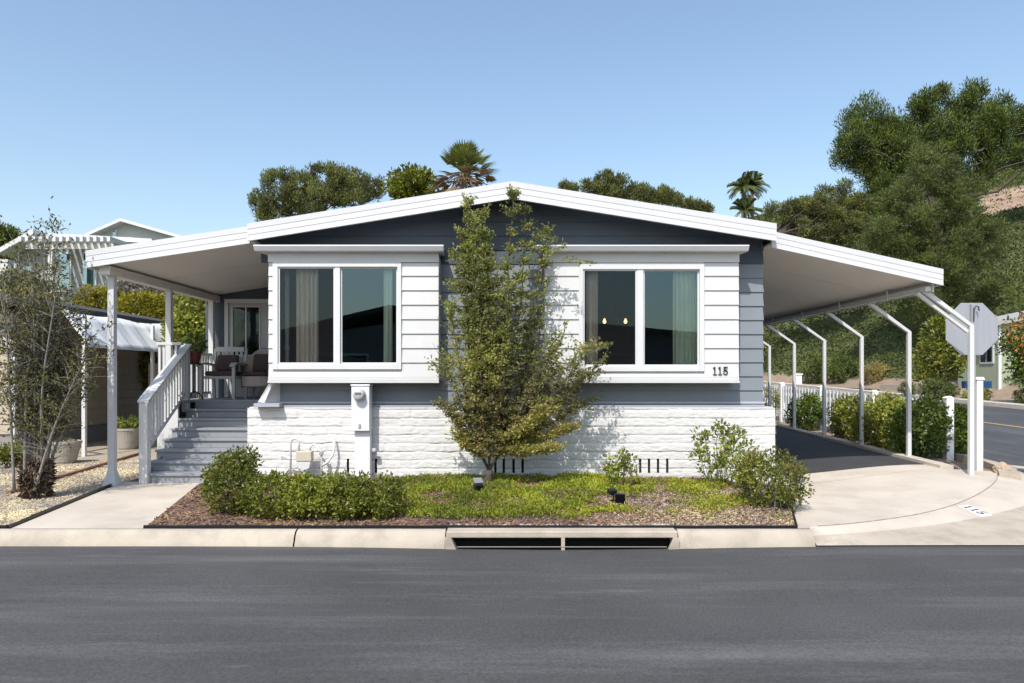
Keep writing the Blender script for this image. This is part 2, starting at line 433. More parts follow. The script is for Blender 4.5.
# gravel yard on the left and strip of paving along it
ribbon('gravel_yard', [(-5.07, -2.88), (-5.68, 0.3), (-5.9, 9.0)], [(-16, -2.88), (-16, 0.3), (-16, 9.0)], zoff(-0.012), M_gravel, 40, 20, 0.06)
# planting bed
ribbon('planting_bed', [(-3.70, -2.90), (2.86, -2.90)], [(-4.46, 0.06), (3.88, 0.06)], bedz, M_mulch, 80, 24, 0.1)
# kerbs
def kerb(x0, x1, name='kerb'):
    n = max(2, int((x1 - x0) / 0.08))
    X = np.linspace(x0, x1, n)
    prof = [(-2.925, -0.06), (-2.925, 0.012), (-2.965, 0.012), (-3.005, 0.0), (-3.04, -0.035), (-3.065, -0.085), (-3.085, 1)]
    rows = []
    for x in X:
        zb = float(street_z(x, -3.085)) + 0.012
        w = 0.006 * mnoise.noise(Vector((x * 1.3, 2, 0)))
        rows.append([(x, y + w, z if z < 0.5 else zb) for y, z in prof] + [(x, -3.10, zb - 0.1)])
    struct(MB().grid(rows).build(name, M_kerb, smooth=True))
kerb(-40, -2.148); kerb(-2.132, -0.66); kerb(1.64, 2.972)
ribbon('side_kerb', [(6.82, -0.12), (7.31, 0.72), (7.56, 1.8), (7.6, 4), (7.6, 110)], [(7.0, -0.3), (7.5, 0.6), (7.78, 1.8), (7.82, 4), (7.82, 110)], zoff(0.05), M_kerb, 140, 3, 0.15)
ribbon('far_kerb', [(17.4, -1), (17.4, 110)], [(17.95, -1), (17.95, 110)], zoff(0.12), M_concrete, 120, 3, 0.3)

# hillsides
def hillmesh(name, x0, x1, y0, y1, nx, ny, lift, bare=False):
    X, Y = np.meshgrid(x0 + (x1 - x0) * np.linspace(0, 1, nx) ** 1.6, np.linspace(y0, y1, ny), indexing='ij')
    Z = zg(X, Y) + lift
    for i in range(nx):
        for j in range(ny):
            Z[i, j] += 0.30 * mnoise.fractal(Vector((X[i, j] * 0.12, Y[i, j] * 0.12, 1)), 0.6, 2, 4) * min(1, max(0, (Z[i, j] - 0.8) / 2))
    mb = MB().grid(np.stack([X, Y, Z], 2).tolist())
    if bare:
        r = X / (Y + 10); mi = []
        for i in range(nx - 1):
            for j in range(ny - 1):
                q = mnoise.noise(Vector((X[i, j] * 0.15, Y[i, j] * 0.15, 5)))
                mi.append(2 if Z[i, j] < side_z(Y[i, j]) + .35 else 1 if (15.5 + 2.0 * q < Z[i, j] < 20.5 + 2 * q and r[i, j] > 0.66 and Y[i, j] < 110) else 0)
        mb.mi = mi
        return struct(mb.build(name, [M_hill, M_bare, M_dirt], smooth=True))
    return struct(mb.build(name, M_hill, smooth=True))
hillmesh('hillside', 18.3, 150, 4, 190, 130, 150, 0.0, True)
hillmesh('bank', -110, -6, 10.5, 110, 90, 80, 0.06)

# ================================================================== storm drain in the kerb
td = thing('storm_drain', 'concrete kerb storm drain with a long dark opening and a middle post', 'storm drain', (0.49, -3.0, -0.15))
x0, x1 = -0.655, 1.635
mb = MB(); mb.box(x0 + 0.008, x1 - 0.008, -3.078, -2.70, -0.05, 0.016)
mb.build('drain_lid', M_kerb, td, bevel=0.012)
for s, a in ((1, x0), (-1, x1)):
    mb = MB(); mb.hexa([(a, -3.10, -0.3), (a + s * .17, -3.10, -0.3), (a + s * .05, -2.6, -0.3), (a, -2.6, -0.3), (a, -3.10, -0.047), (a + s * .06, -3.10, -0.047), (a + s * .05, -2.6, -0.047), (a, -2.6, -0.047)] if s > 0 else
            [(a + s * .17, -3.10, -0.3), (a, -3.10, -0.3), (a, -2.6, -0.3), (a + s * .05, -2.6, -0.3), (a + s * .06, -3.10, -0.047), (a, -3.10, -0.047), (a, -2.6, -0.047), (a + s * .05, -2.6, -0.047)])
    mb.build('drain_cheek', M_kerb, td)
mb = MB(); mb.box(x0, x1, -2.955, -2.935, -0.5, -0.046).box(x0, x1, -3.10, -2.955, -0.44, -0.40); mb.build('drain_pit', M_dark, td)
mb = MB(); mb.sqtube([(0.50, -3.07, -0.20), (0.50, -3.07, -0.047)], 0.035); mb.build('drain_post', M_kerb, td)
mb = MB(); mb.tube([(x0 + .12, -3.085, -0.135), (x1 - .12, -3.085, -0.135)], 0.006, 6); mb.build('drain_bar', mat('rusty_bar', (0.22, 0.2, 0.18), 0.7, metal=0.4), td)
mb = MB(); mb.box(x0 + .05, x1 - .05, -3.12, -3.06, -0.30, -0.185); mb.build('drain_sill', M_dark, td)

# kerb address marking painted on the gutter
def digit(mb, ch, x, z, h, put, wt=0.15):
    """ch drawn with boxes in the (x,z) plane of height h; put(x,z)->3D point pair"""
    s = h
    def bar(x0, x1, z0, z1): put(mb, x + x0 * s, x + x1 * s, z + z0 * s, z + z1 * s)
    if ch == '1':
        bar(0.22, 0.22 + wt, 0.07, 1.0); bar(0.05, 0.54, 0.0, 0.07); bar(0.08, 0.22, 0.82, 0.90)
    else:
        bar(0.10, 0.56, 0.89, 1.0); bar(0.10, 0.10 + 0.09, 0.50, 0.89)
        n = 14; cx, cz, ro, ri = 0.29, 0.31, 0.31, 0.31 - wt
        an = [R(150 - i * (150 + 165) / n) for i in range(n + 1)]
        for a0, a1 in zip(an[:-1], an[1:]):
            q = [(cx + ro * math.cos(a0) * .95, cz + ro * math.sin(a0)), (cx + ro * math.cos(a1) * .95, cz + ro * math.sin(a1)), (cx + ri * math.cos(a1) * .95, cz + ri * math.sin(a1)), (cx + ri * math.cos(a0) * .95, cz + ri * math.sin(a0))]
            put(mb, None, None, None, None, [(x + a * s, z + b * s) for a, b in q])
tk = thing('address_marking', 'white painted rectangle with the number 115 on the curved concrete kerb', 'address marking', (5.29, -1.87, 0))
cx, cy = 5.31, -1.90
ux, uy = Vector((0.39, -0.92)).normalized(), Vector((0.92, 0.39)).normalized()
k = np.argmin(np.abs(P[:, :, 0] - cx) + np.abs(P[:, :, 1] - cy)); ki = np.unravel_index(k, P.shape[:2])
def gz(x, y):
    dd = (P[..., 0] - x) ** 2 + (P[..., 1] - y) ** 2
    idx = np.argsort(dd.ravel())[:4]; ww = 1 / (dd.ravel()[idx] + 1e-4)
    return float((Z.ravel()[idx] * ww).sum() / ww.sum())
# the local plane of the gutter
z00 = gz(cx, cy); gx = (gz(cx + .25, cy) - gz(cx - .25, cy)) / .5; gy = (gz(cx, cy + .2) - gz(cx, cy - .2)) / .4
def onplane(a, b, lift):
    x = cx + ux[0] * a + uy[0] * b; y = cy + ux[1] * a + uy[1] * b
    return (x, y, z00 + gx * (x - cx) + gy * (y - cy) + lift)
mb = MB(); mb.hexa([onplane(a, b, -0.03) for a, b in ((-.135, -.085), (.135, -.085), (.135, .085), (-.135, .085))] + [onplane(a, b, 0.010) for a, b in ((-.135, -.085), (.135, -.085), (.135, .085), (-.135, .085))])
mb.build('painted_panel', mat('marking_white', (0.72, 0.72, 0.72), 0.7, var=0.06, vscale=20), tk)
def put_flat(mb, a, b, c, e, poly=None):
    q = poly or [(a, c), (b, c), (b, e), (a, e)]
    mb.add([onplane(u, v, 0.013) for u, v in q], [tuple(range(len(q)))])
for i, ch in enumerate('115'):
    m_ = MB(); digit(m_, ch, -0.118 + i * 0.078, -0.066, 0.132, put_flat, 0.15); m_.build('digit', M_black, tk)

# black plastic edging round the planting bed
mb = MB()
def strip(mb, pts, w, zf, h):
    pts = [Vector(p) for p in pts]
    for a, b in zip(pts[:-1], pts[1:]):
        n = max(1, int((b - a).length / 0.25)); dv = (b - a) / n; nn = Vector((-dv.y, dv.x)).normalized() * w / 2
        for i in range(n):
            p, q = a + dv * i, a + dv * (i + 1)
            za, zb = zf(p.x, p.y), zf(q.x, q.y)
            ja = 0.006 * mnoise.noise(Vector((p.x * 2.5, p.y * 2.5, 0))); jb = 0.006 * mnoise.noise(Vector((q.x * 2.5, q.y * 2.5, 0)))
            mb.hexa([(p.x - nn.x, p.y - nn.y, za - .05), (q.x - nn.x, q.y - nn.y, zb - .05), (q.x + nn.x, q.y + nn.y, zb - .05), (p.x + nn.x, p.y + nn.y, za - .05),
                     (p.x - nn.x, p.y - nn.y, za + h + ja), (q.x - nn.x, q.y - nn.y, zb + h + jb), (q.x + nn.x, q.y + nn.y, zb + h + jb), (p.x + nn.x, p.y + nn.y, za + h + ja)])
strip(mb, [(-3.70, -2.905), (2.86, -2.905), (3.26, -1.75), (3.5, -1.1)], 0.022, lambda x, y: 0.0 if x < 3 else float(zg(x, y)), 0.038)
tag(mb.build('bed_edging', M_black), 'black plastic edging strip along the kerb side of the planting bed', 'edging')
mb = MB(); strip(mb, [(-12, -2.89), (-5.08, -2.89), (-5.69, 0.25)], 0.025, lambda x, y: 0.0, 0.035)
tag(mb.build('walkway_edging', M_black), 'thin black edging between the gravel and the concrete walkway', 'edging')
mb = MB(); strip(mb, [(-6.6, -0.75), (-6.85, 0.6), (-7.1, 2.2), (-7.5, 4.6)], 0.06, lambda x, y: float(zg(x, y)), 0.035)
tag(mb.build('border_board', M_wood), 'reddish brown timber border board lying across the gravel', 'border board')

# ================================================================== the manufactured house
H = thing('manufactured_house', 'white and slate blue manufactured home with low gable, two bay windows and white block base', 'house', (0, 0, 0))
SX0, SX1 = -3.74, 3.72
# --- block skirting: one displaced sheet per side with slots left open for the vents
VENTS = []
for xc in (xat(348.3, 0), xat(357.2, 0), xat(366.5, 0), xat(376.2, 0), xat(495.4, 0), xat(503.8, 0), xat(513.6, 0), xat(522.6, 0), xat(640, 0), xat(648.8, 0), xat(657.8, 0), xat(667, 0)):
    VENTS.append((xc - 0.017, xc + 0.017, zat(472.5, 0), zat(458.5, 0)))
CH = 0.1185
def blockwall(fpos, s0, s1, z0, z1, ds, dz, vents, seed):
    ns = int((s1 - s0) / ds); nz = int((z1 - z0) / dz)
    S = np.linspace(s0, s1, ns + 1); ZZ = np.linspace(z0, z1, nz + 1)
    # snap lines to vent edges
    for v in vents:
        for e in (v[0], v[1]): S[np.argmin(np.abs(S - e))] = e
    D = np.zeros((ns + 1, nz + 1)); DZ = np.zeros_like(D)
    for i, s in enumerate(S):
        for j, z in enumerate(ZZ):
            wob = 0.008 * mnoise.noise(Vector((s * 3.1, seed, z * 0.9))) + 0.008 * mnoise.noise(Vector((s * 9.5, seed, z * 2.0)))
            q = (z + wob - z0) / CH; c = math.floor(q); f = q - c
            off = (0.5 if c % 2 else 0.0) + 0.13 * mnoise.noise(Vector((c * 7.7, 3, seed)))
            bq = s / 0.40 + off; bi = math.floor(bq); bf = bq - bi
            r = mnoise.noise(Vector((bi * 5.3 + c * 17.1, c * 3.7, seed)))
            ez = min(f / 0.11, (1 - f) / 0.22, 1.0); es = min(bf / 0.035, (1 - bf) / 0.035, 1.0)
            ez = math.sqrt(max(0, 1 - (1 - ez) ** 2)); es = 0.35 + 0.65 * math.sqrt(max(0, 1 - (1 - es) ** 2))
            bulge = (0.020 + 0.006 * r) * ez * es + 0.006 * r * ez
            bulge += 0.0045 * mnoise.fractal(Vector((s * 14, z * 26, seed)), 0.7, 2, 3) * ez
            D[i, j] = bulge
    V = [[(*fpos(S[i], D[i, j]), ZZ[j]) for j in range(nz + 1)] for i in range(ns + 1)]
    mb = MB(); mb.grid(V)
    if vents:
        keep = []
        k = 0
        for i in range(ns):
            for j in range(nz):
                sm = (S[i] + S[i + 1]) / 2; zm = (ZZ[j] + ZZ[j + 1]) / 2
                if not any(a < sm < b and c < zm < e for a, b, c, e in vents): keep.append(mb.f[k])
                k += 1
        mb.f = keep; mb.mi = [0] * len(keep)
    return mb
mb = blockwall(lambda s, d_: (s, -d_), SX0, SX1, -0.12, 1.093, 0.017, 0.0105, VENTS, 1.0)
sk = mb.build('skirting', M_brick, H, smooth=True)
mb = blockwall(lambda s, d_: (SX1 + d_, s), 0.0, 16.0, -0.12, 1.093, 0.06, 0.02, [], 4.0)
for sgn in (0,):
    mb.build('side_skirting', M_brick, H, smooth=True)
mb = MB(); mb.box(SX0 + .01, SX0 + .05, 0.0, 16, -0.1, 1.09).box(SX0, SX1, 15.9, 16, -.1, 1.09); mb.build('rear_skirting', M_brick, H)
mb = MB(); mb.box(SX0 + .02, SX1 - .02, -0.003, 0.30, 1.093, 1.105); mb.box(SX1 - .3, SX1 - .02, 0.3, 16, 1.093, 1.105); mb.build('skirting_cap', M_brick, H)
mb = MB(); mb.box(SX0 + .1, SX1 - .1, 0.11, 0.14, -0.1, 1.08); mb.build('vent_recess', M_dark, H)
# slot sides
mb = MB()
for a, b, c, e in VENTS:
    mb = MB(); mb.box(a - .003, a + .002, -0.004, 0.10, c, e).box(b - .002, b + .003, -0.004, 0.10, c, e).box(a + .002, b - .002, 0.09, 0.10, c, e)
    mb.build('vent', M_brick if False else mat('vent_grey', (.10, .10, .10), .8), H)
# --- lap siding
def zu(x): return 4.065 - 0.16 * abs(x)          # underside of the roof
def board(mb, xa, xb, xc, xd, z0, z1, yf, out=0.024, thin=0.006):
    """one board: bottom from xa..xb, top from xc..xd, its lower edge standing proud"""
    mb.hexa([(xa, yf - out, z0), (xb, yf - out, z0), (xb, yf + .02, z0), (xa, yf + .02, z0), (xc, yf - thin, z1), (xd, yf - thin, z1), (xd, yf + .02, z1), (xc, yf + .02, z1)])
YF, E = 0.065, 0.20
LB, RB = (-3.37, -1.017), (0.457, 3.14)
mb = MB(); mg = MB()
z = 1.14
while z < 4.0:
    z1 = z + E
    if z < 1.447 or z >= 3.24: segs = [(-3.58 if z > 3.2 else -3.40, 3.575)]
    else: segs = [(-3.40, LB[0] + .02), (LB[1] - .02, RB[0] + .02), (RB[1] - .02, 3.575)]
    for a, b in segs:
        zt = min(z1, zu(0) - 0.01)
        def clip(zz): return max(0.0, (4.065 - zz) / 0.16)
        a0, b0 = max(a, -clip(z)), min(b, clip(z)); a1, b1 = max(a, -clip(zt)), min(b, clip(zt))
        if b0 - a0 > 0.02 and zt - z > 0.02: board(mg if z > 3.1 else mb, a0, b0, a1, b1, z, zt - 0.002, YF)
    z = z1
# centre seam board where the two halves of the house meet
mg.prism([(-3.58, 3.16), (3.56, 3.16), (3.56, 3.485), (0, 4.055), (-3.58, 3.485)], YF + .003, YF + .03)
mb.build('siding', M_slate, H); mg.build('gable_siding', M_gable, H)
mb = MB(); z = 1.14
while z < 3.4:
    z1 = min(z + E, 3.45)
    mb.hexa([(3.555, YF + .02, z), (3.599, YF + .02, z), (3.599, 16, z), (3.555, 16, z), (3.555, YF + .02, z1 - .002), (3.581, YF + .02, z1 - .002), (3.581, 16, z1 - .002), (3.555, 16, z1 - .002)])
    mb.hexa([(-3.424, YF + .02, z), (-3.38, YF + .02, z), (-3.38, 16, z), (-3.424, 16, z), (-3.406, YF + .02, z1 - .002), (-3.38, YF + .02, z1 - .002), (-3.38, 16, z1 - .002), (-3.406, 16, z1 - .002)])
    z += E
mb.box(-3.38, 3.56, 15.9, 15.95, 1.1, 3.5)
mb.build('side_siding', M_slate, H)
mb = MB(); mb.box(-3.41, 3.58, 0.0, 0.07, 1.106, 1.138); mb.hexa([(-3.41, 0.005, 1.152), (3.585, 0.005, 1.152), (3.585, .06, 1.152), (-3.41, .06, 1.152), (-3.41, 0.015, 1.178), (3.585, 0.015, 1.178), (3.585, .06, 1.178), (-3.41, .06, 1.178)])
mb.build('belt_trim', M_belt, H, bevel=0.003)
# --- interior shell seen through the windows
mb = MB()
mb.box(-3.36, 3.5, 3.6, 3.65, 1.2, 3.35).box(-3.37, -3.33, 0.09, 3.65, 1.2, 3.35).box(3.5, 3.55, 0.09, 3.65, 1.2, 3.35).box(-0.05, 0.05, 0.3, 3.6, 1.2, 3.35).box(-3.33, 3.5, 0.09, 3.6, 3.32, 3.36)
mb.box(LB[1], RB[0], 0.086, 0.11, 1.2, 3.32).box(RB[1], 3.5, 0.086, 0.11, 1.2, 3.32)
mb.box(-3.3, 3.4, 0.086, 0.11, 1.15, 1.44)
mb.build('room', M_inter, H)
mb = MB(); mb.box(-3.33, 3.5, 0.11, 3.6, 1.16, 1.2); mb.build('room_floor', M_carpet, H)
# --- bays
def bay(x0, x1, wx0, wx1, wz0, wz1, panes, pz0, pz1):
    yb = -0.23
    mb = MB()
    z = 1.53
    zt = 3.115
    # siding right and left of the window, boards of 20 cm
    def boards(a, b, za, zb):
        zz = 1.53 if za < 1.54 else za
        zz = za
        lines_ = [za] + [v for v in np.arange(1.53, 3.2, 0.2) if za + 0.02 < v < zb - 0.02] + [zb]
        for p, q in zip(lines_[:-1], lines_[1:]): board(mb, a, b, a, b, p, q - 0.002, yb + .02, 0.024 + .002, 0.008)
    boards(x0, wx0, 1.53, zt); boards(wx1, x1, 1.53, zt)
    boards(wx0, wx1, 1.53, wz0)
    if wz1 < zt - .01: mb.box(wx0, wx1, yb, yb + .03, wz1, zt)
    # returns, top and bottom
    mb.box(x0, x0 + .03, yb + .04, 0.09, 1.46, 3.24).box(x1 - .03, x1, yb + .04, 0.09, 1.46, 3.24)
    mb.box(x0, x1, yb + .04, 0.09, 3.2, 3.24).box(x0, x1, yb + .04, 0.09, 1.45, 1.48)
    B_ = mb.build('bay', M_white, H)
    mb = MB(); mb.box(x0 - .005, x1 + .005, yb - .012, yb + .05, zt + .002, 3.245)
    mb.build('head_trim', M_white, B_, bevel=0.003)
    mb = MB(); mb.box(x0 - .008, x1 + .008, yb - .02, yb + .05, 1.447, 1.474).box(x0 - .004, x1 + .004, yb - .006, yb + .05, 1.477, 1.528)
    mb.build('sill_trim', M_white, B_, bevel=0.003)
    # cornice: flared profile
    prof = [(0.06, 3.2465), (-0.33, 3.2465), (-0.375, 3.252), (-0.41, 3.312), (-0.405, 3.326), (0.06, 3.335)]
    cx0, cx1 = x0 - .055, x1 + .055
    mb = MB(); n = len(prof)
    v = [(cx0 - (0.09 if (yy < -0.3) else 0.0), yy, zz) for yy, zz in prof] + [(cx1 + (0.03 if (yy < -0.3) else 0.0), yy, zz) for yy, zz in prof]
    f = [tuple(range(n)), tuple(range(2 * n - 1, n - 1, -1))] + [(i, n + i, n + (i + 1) % n, (i + 1) % n) for i in range(n)]
    mb.add(v, f); mb.build('cornice', M_belt_white, B_)
    # window frame
    mb = MB(); yf0, yf1 = yb - .022, yb + .05
    mb.box(wx0, panes[0][0], yf0, yf1, wz0, wz1).box(panes[1][1], wx1, yf0, yf1, wz0, wz1)
    mb.box(panes[0][0], panes[1][1], yf0, yf1, pz1, wz1).box(panes[0][0], panes[1][1], yf0, yf1, wz0, pz0)
    mb.box(panes[0][1], panes[1][0], yf0 + .012, yf1, pz0, pz1)
    mb.build('window_frame', M_vinyl, B_, bevel=0.004)
    # sliding sash rails
    mb = MB()
    for (a, b), yy in ((panes[0], yb + .0), (panes[1], yb + .022)):
        mb.box(a + .0005, a + .022, yy, yy + .02, pz0 + .0005, pz1 - .0005).box(b - .022, b - .0005, yy, yy + .02, pz0 + .0005, pz1 - .0005)
        mb.box(a + .022, b - .022, yy, yy + .02, pz0 + .0005, pz0 + .02).box(a + .022, b - .022, yy, yy + .02, pz1 - .02, pz1 - .0005)
    mb.build('sash', M_vinyl, B_, bevel=0.002)
    for (a, b), yy in ((panes[0], yb + .018), (panes[1], yb + .036)):
        mb = MB(); mb.add([(a + .01, yy, pz0 + .01), (b - .01, yy, pz0 + .01), (b - .01, yy, pz1 - .01), (a + .01, yy, pz1 - .01)], [(0, 1, 2, 3)]); mb.build('pane', M_glass2 if a < panes[0][1] - .1 else M_glass, B_)
    a, b = panes[0]
    mb = MB(); mb.add([(a + .02, yb + .003, pz0 + .02), (b - .02, yb + .003, pz0 + .02), (b - .02, yb + .003, pz1 - .02), (a + .02, yb + .003, pz1 - .02)], [(0, 1, 2, 3)])
    mb.build('insect_screen', M_screen, B_)
    return B_
M_vinyl = mat('white_vinyl', (0.64, 0.64, 0.637), 0.35, var=0.02)
M_belt_white = mat('pale_cornice_metal', (0.62, 0.63, 0.65), 0.4, var=0.03)
yb = -0.23
X_ = lambda px: xat(px, yb)
Z_ = lambda py: zat(py, yb)
BL = bay(LB[0], LB[1], X_(273), X_(401.5), Z_(369.5), Z_(262.5), [(X_(278.2), X_(335)), (X_(340.2), X_(397.6))], Z_(364), Z_(267))
BR = bay(RB[0], RB[1], X_(578.7), X_(704), Z_(371.5), Z_(264.5), [(X_(583), X_(637)), (X_(643.4), X_(699.5))], Z_(366), Z_(269.5))
BL['label'] = 'white bay with pale curtain and teal reflection'; BR['label'] = 'white bay carrying the number 115'
def put_wall(mb, a, b, c, e, poly=None):
    if poly is None: mb.box(a, b, -0.250, -0.225, c, e)
    else:
        n = len(poly); mb.prism(poly[::-1], -0.250, -0.225)
for i, ch in enumerate('115'):
    m_ = MB(); digit(m_, ch, X_(712.4) + i * 0.072, Z_(374.8), 0.112, put_wall, 0.10); m_.build('digit', M_black, BR)
# flared bracket board at the left end of the left bay and the ledge below it
mb = MB(); mb.hexa([(-3.57, -0.10, 1.175), (-3.45, -0.16, 1.165), (-3.30, 0.05, 1.165), (-3.55, 0.05, 1.175), (-3.37, -0.20, 1.446), (-3.32, -0.20, 1.446), (-3.30, 0.05, 1.446), (-3.37, 0.05, 1.446)])
mb.build('bracket', M_white, H, bevel=0.004)
mb = MB(); mb.box(-3.60, -3.24, -0.17, 0.055, 1.11, 1.163); mb.build('ledge', M_belt, H, bevel=0.004)
# --- roof
def hex_slab(mb, xa, za, xb, zb, th, y0, y1):
    mb.hexa([(xa, y0, za - th), (xb, y0, zb - th), (xb, y1, zb - th), (xa, y1, za - th), (xa, y0, za), (xb, y0, zb), (xb, y1, zb), (xa, y1, za)])
def fascia(mb, xa, za, xb, zb, y, h, parts=3, th=0.03):
    for k in range(parts):
        t0, t1 = -h * k / parts, -h * (k + 1) / parts + 0.0008
        yo, yi = y + 0.0045, y
        if k == 0: yo = y
        mb.hexa([(xa, yi, za + t1), (xb, yi, zb + t1), (xb, y + th, zb + t1), (xa, y + th, za + t1), (xa, yo, za + t0), (xb, yo, zb + t0), (xb, y + th, zb + t0), (xa, y + th, za + t0)])
OV = -0.40
mb = MB(); hex_slab(mb, -3.60, 3.612, 0, 4.188, 0.12, OV + .03, 16.3); hex_slab(mb, 0, 4.188, 3.60, 3.612, 0.12, OV + .03, 16.3)
RF = mb.build('roof', M_roof, H)
mb = MB(); fascia(mb, -3.60, 3.618, 0, 4.194, OV, 0.238); fascia(mb, 0, 4.194, 3.60, 3.618, OV, 0.238)
mb.build('fascia', M_roof, RF)
# soffit under the gable overhang
mb = MB(); hex_slab(mb, -3.58, 3.612 - .122, 0, 4.188 - .122, 0.012, OV + .032, 0.06); hex_slab(mb, 0, 4.188 - .122, 3.58, 3.612 - .122, 0.012, OV + .032, 0.06)
mb.build('eave_lining', M_slate, RF)
# roof vent pipes, faint on top
# --- porch-end room with the door
D_Y = 3.5
mb = MB()
dx0, dx1, dz0, dz1 = -5.49, -4.58, 1.14, 3.02
mb.box(-5.86, dx0, D_Y, D_Y + .1, 0.0, 3.3).box(dx1, -3.59, D_Y, D_Y + .1, 0.0, 3.3).box(dx0, dx1, D_Y, D_Y + .1, dz1, 3.3).box(dx0, dx1, D_Y, D_Y + .1, 0, dz0)
mb.hexa([(-5.86, D_Y, 3.3), (-3.59, D_Y, 3.3), (-3.59, D_Y + .1, 3.3), (-5.86, D_Y + .1, 3.3), (-5.86, D_Y, 3.12), (-3.59, D_Y, 3.46), (-3.59, D_Y + .1, 3.46), (-5.86, D_Y + .1, 3.12)]) if False else None
mb.prism([(-5.86, 3.0), (-3.59, 3.3), (-3.59, 3.46), (-5.86, 3.10)], D_Y + .012, D_Y + .09)
mb.box(-5.86, -5.76, D_Y + .1, 12, 0, 3.1)
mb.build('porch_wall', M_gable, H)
mb = MB(); w = .075
mb.box(dx0 + .001, dx0 + w, D_Y - .03, D_Y + .06, dz0, dz1).box(dx1 - w, dx1 - .001, D_Y - .03, D_Y + .06, dz0, dz1).box(dx0 + w, dx1 - w, D_Y - .03, D_Y + .06, dz1 - w, dz1)
DR = mb.build('door', M_white, H, bevel=0.004)
mb = MB(); a, b = dx0 + w + .003, dx1 - w - .003
gx0, gx1, gz0, gz1 = a + .05, b - .15, 1.93, 2.89
mb.box(a, gx0, D_Y, D_Y + .045, dz0 + .01, dz1 - w - .003).box(gx1, b, D_Y, D_Y + .045, dz0 + .01, dz1 - w - .003)
mb.box(gx0, gx1, D_Y, D_Y + .045, dz0 + .01, gz0).box(gx0, gx1, D_Y, D_Y + .045, gz1, dz1 - w - .003)
mb.build('door_leaf', mat('door_paint', (0.42, 0.44, 0.48), 0.5, var=0.03), DR, bevel=0.003)
mb = MB(); mb.box(gx0, gx0 + .025, D_Y - .012, D_Y + .03, gz0, gz1).box(gx1 - .025, gx1, D_Y - .012, D_Y + .03, gz0, gz1).box((gx0 + gx1) / 2 - .012, (gx0 + gx1) / 2 + .012, D_Y - .012, D_Y + .03, gz0, gz1)
mb.box(gx0 + .025, gx1 - .025, D_Y - .012, D_Y + .03, gz0, gz0 + .025).box(gx0 + .025, gx1 - .025, D_Y - .012, D_Y + .03, gz1 - .025, gz1)
mb.build('glazing_bar', M_white, DR)
for s0, s1 in ((gx0 + .02, (gx0 + gx1) / 2 - .01), ((gx0 + gx1) / 2 + .01, gx1 - .02)):
    mb = MB(); mb.add([(s0, D_Y + .012, gz0 + .02), (s1, D_Y + .012, gz0 + .02), (s1, D_Y + .012, gz1 - .02), (s0, D_Y + .012, gz1 - .02)], [(0, 1, 2, 3)]); mb.build('pane', M_glass2, DR)
mb = MB(); mb.lathe([(0.0, 0), (0.018, 0.002), (0.03, .02), (0.024, .045), (0.0, .052)], (0, 0, 0), 12)
mb.v = [(b - .07 + v[0], D_Y - .02 - v[2] + .02, 2.06 + v[1]) for v in mb.v]; mb.build('knob', M_black, DR, smooth=True)
mb = MB(); mb.box(-5.7, -3.7, D_Y + 1.6, D_Y + 1.65, 1.0, 3.2).box(-5.75, -3.65, D_Y + .1, D_Y + 1.6, 3.03, 3.06).box(-5.75, -3.65, D_Y + .1, D_Y + 1.6, 1.0, 1.12); mb.build('entry_room', M_inter, H)

# --- curtains and lamp inside
def curtain(x0, x1, z0, z1, y, label, m, amp=0.03, waves=6):
    n = 80; rows = []
    for i in range(n + 1):
        t = i / n; x = x0 + (x1 - x0) * t
        col = []
        for j in range(9):
            s = j / 8
            w = amp * (0.75 + 0.35 * s) * math.sin(2 * math.pi * waves * t + 0.6 * math.sin(t * 9)) + 0.008 * math.sin(17 * t + 3 * s)
            col.append((x, y + w, z1 + (z0 - z1) * s))
        rows.append(col)
    o = MB().grid(rows).build('curtain', m, smooth=True)
    tag(o, label, 'curtain')
    return o
M_cur = mat('pale_curtain', (0.74, 0.63, 0.52), 0.9, var=0.05)
M_cur2 = mat('green_curtain', (0.62, 0.66, 0.50), 0.9, var=0.05)
yc = -0.09
curtain(xat(296, yc), xat(318.5, yc), 1.50, 3.19, yc, 'pale beige curtain hanging in the left pane of the left bay window', M_cur, 0.028, 5)
curtain(xat(383.5, yc), xat(392.5, yc), 1.50, 3.19, yc, 'narrow pale green curtain at the right edge of the left bay window', M_cur2, 0.025, 2)
curtain(xat(586.5, yc), xat(598, yc), 1.50, 3.19, yc, 'narrow grey curtain behind the screen at the left edge of the right bay window', M_cur, 0.025, 3)
curtain(xat(673, yc), xat(699, yc), 1.50, 3.19, yc, 'pale green curtain gathered in the right pane of the right bay window', M_cur2, 0.035, 6)
mb = MB(); xc = xat(287, .12)
mb.lathe([(0.03, 1.22), (0.03, 1.9), (0.04, 1.95), (0.025, 2.0), (0.034, 2.3), (0.034, 2.9), (0.045, 2.95), (0.03, 3.0), (0.03, 3.3)], (xc, 0.12, 0), 14)
tag(mb.build('room_column', mat('column_paint', (0.6, 0.57, 0.52), 0.6), smooth=True), 'slim turned white column just inside the left bay window', 'column')
PL = thing('pendant_lamp', 'hanging lamp with two warm bulbs glowing inside the right bay window', 'lamp', (1.7, 2.0, 2.46))
yl = 2.0; b1, b2 = xat(604.5, yl), xat(625.5, yl); zl = zat(322, yl)
mb = MB(); mb.tube([((b1 + b2) / 2, yl, 3.32), ((b1 + b2) / 2, yl, zl + .12)], 0.01, 6); mb.tube([(b1, yl, zl + .1), ((b1 + b2) / 2, yl, zl + .13), (b2, yl, zl + .1)], 0.012, 6)
mb.build('lamp_arm', M_black, PL)
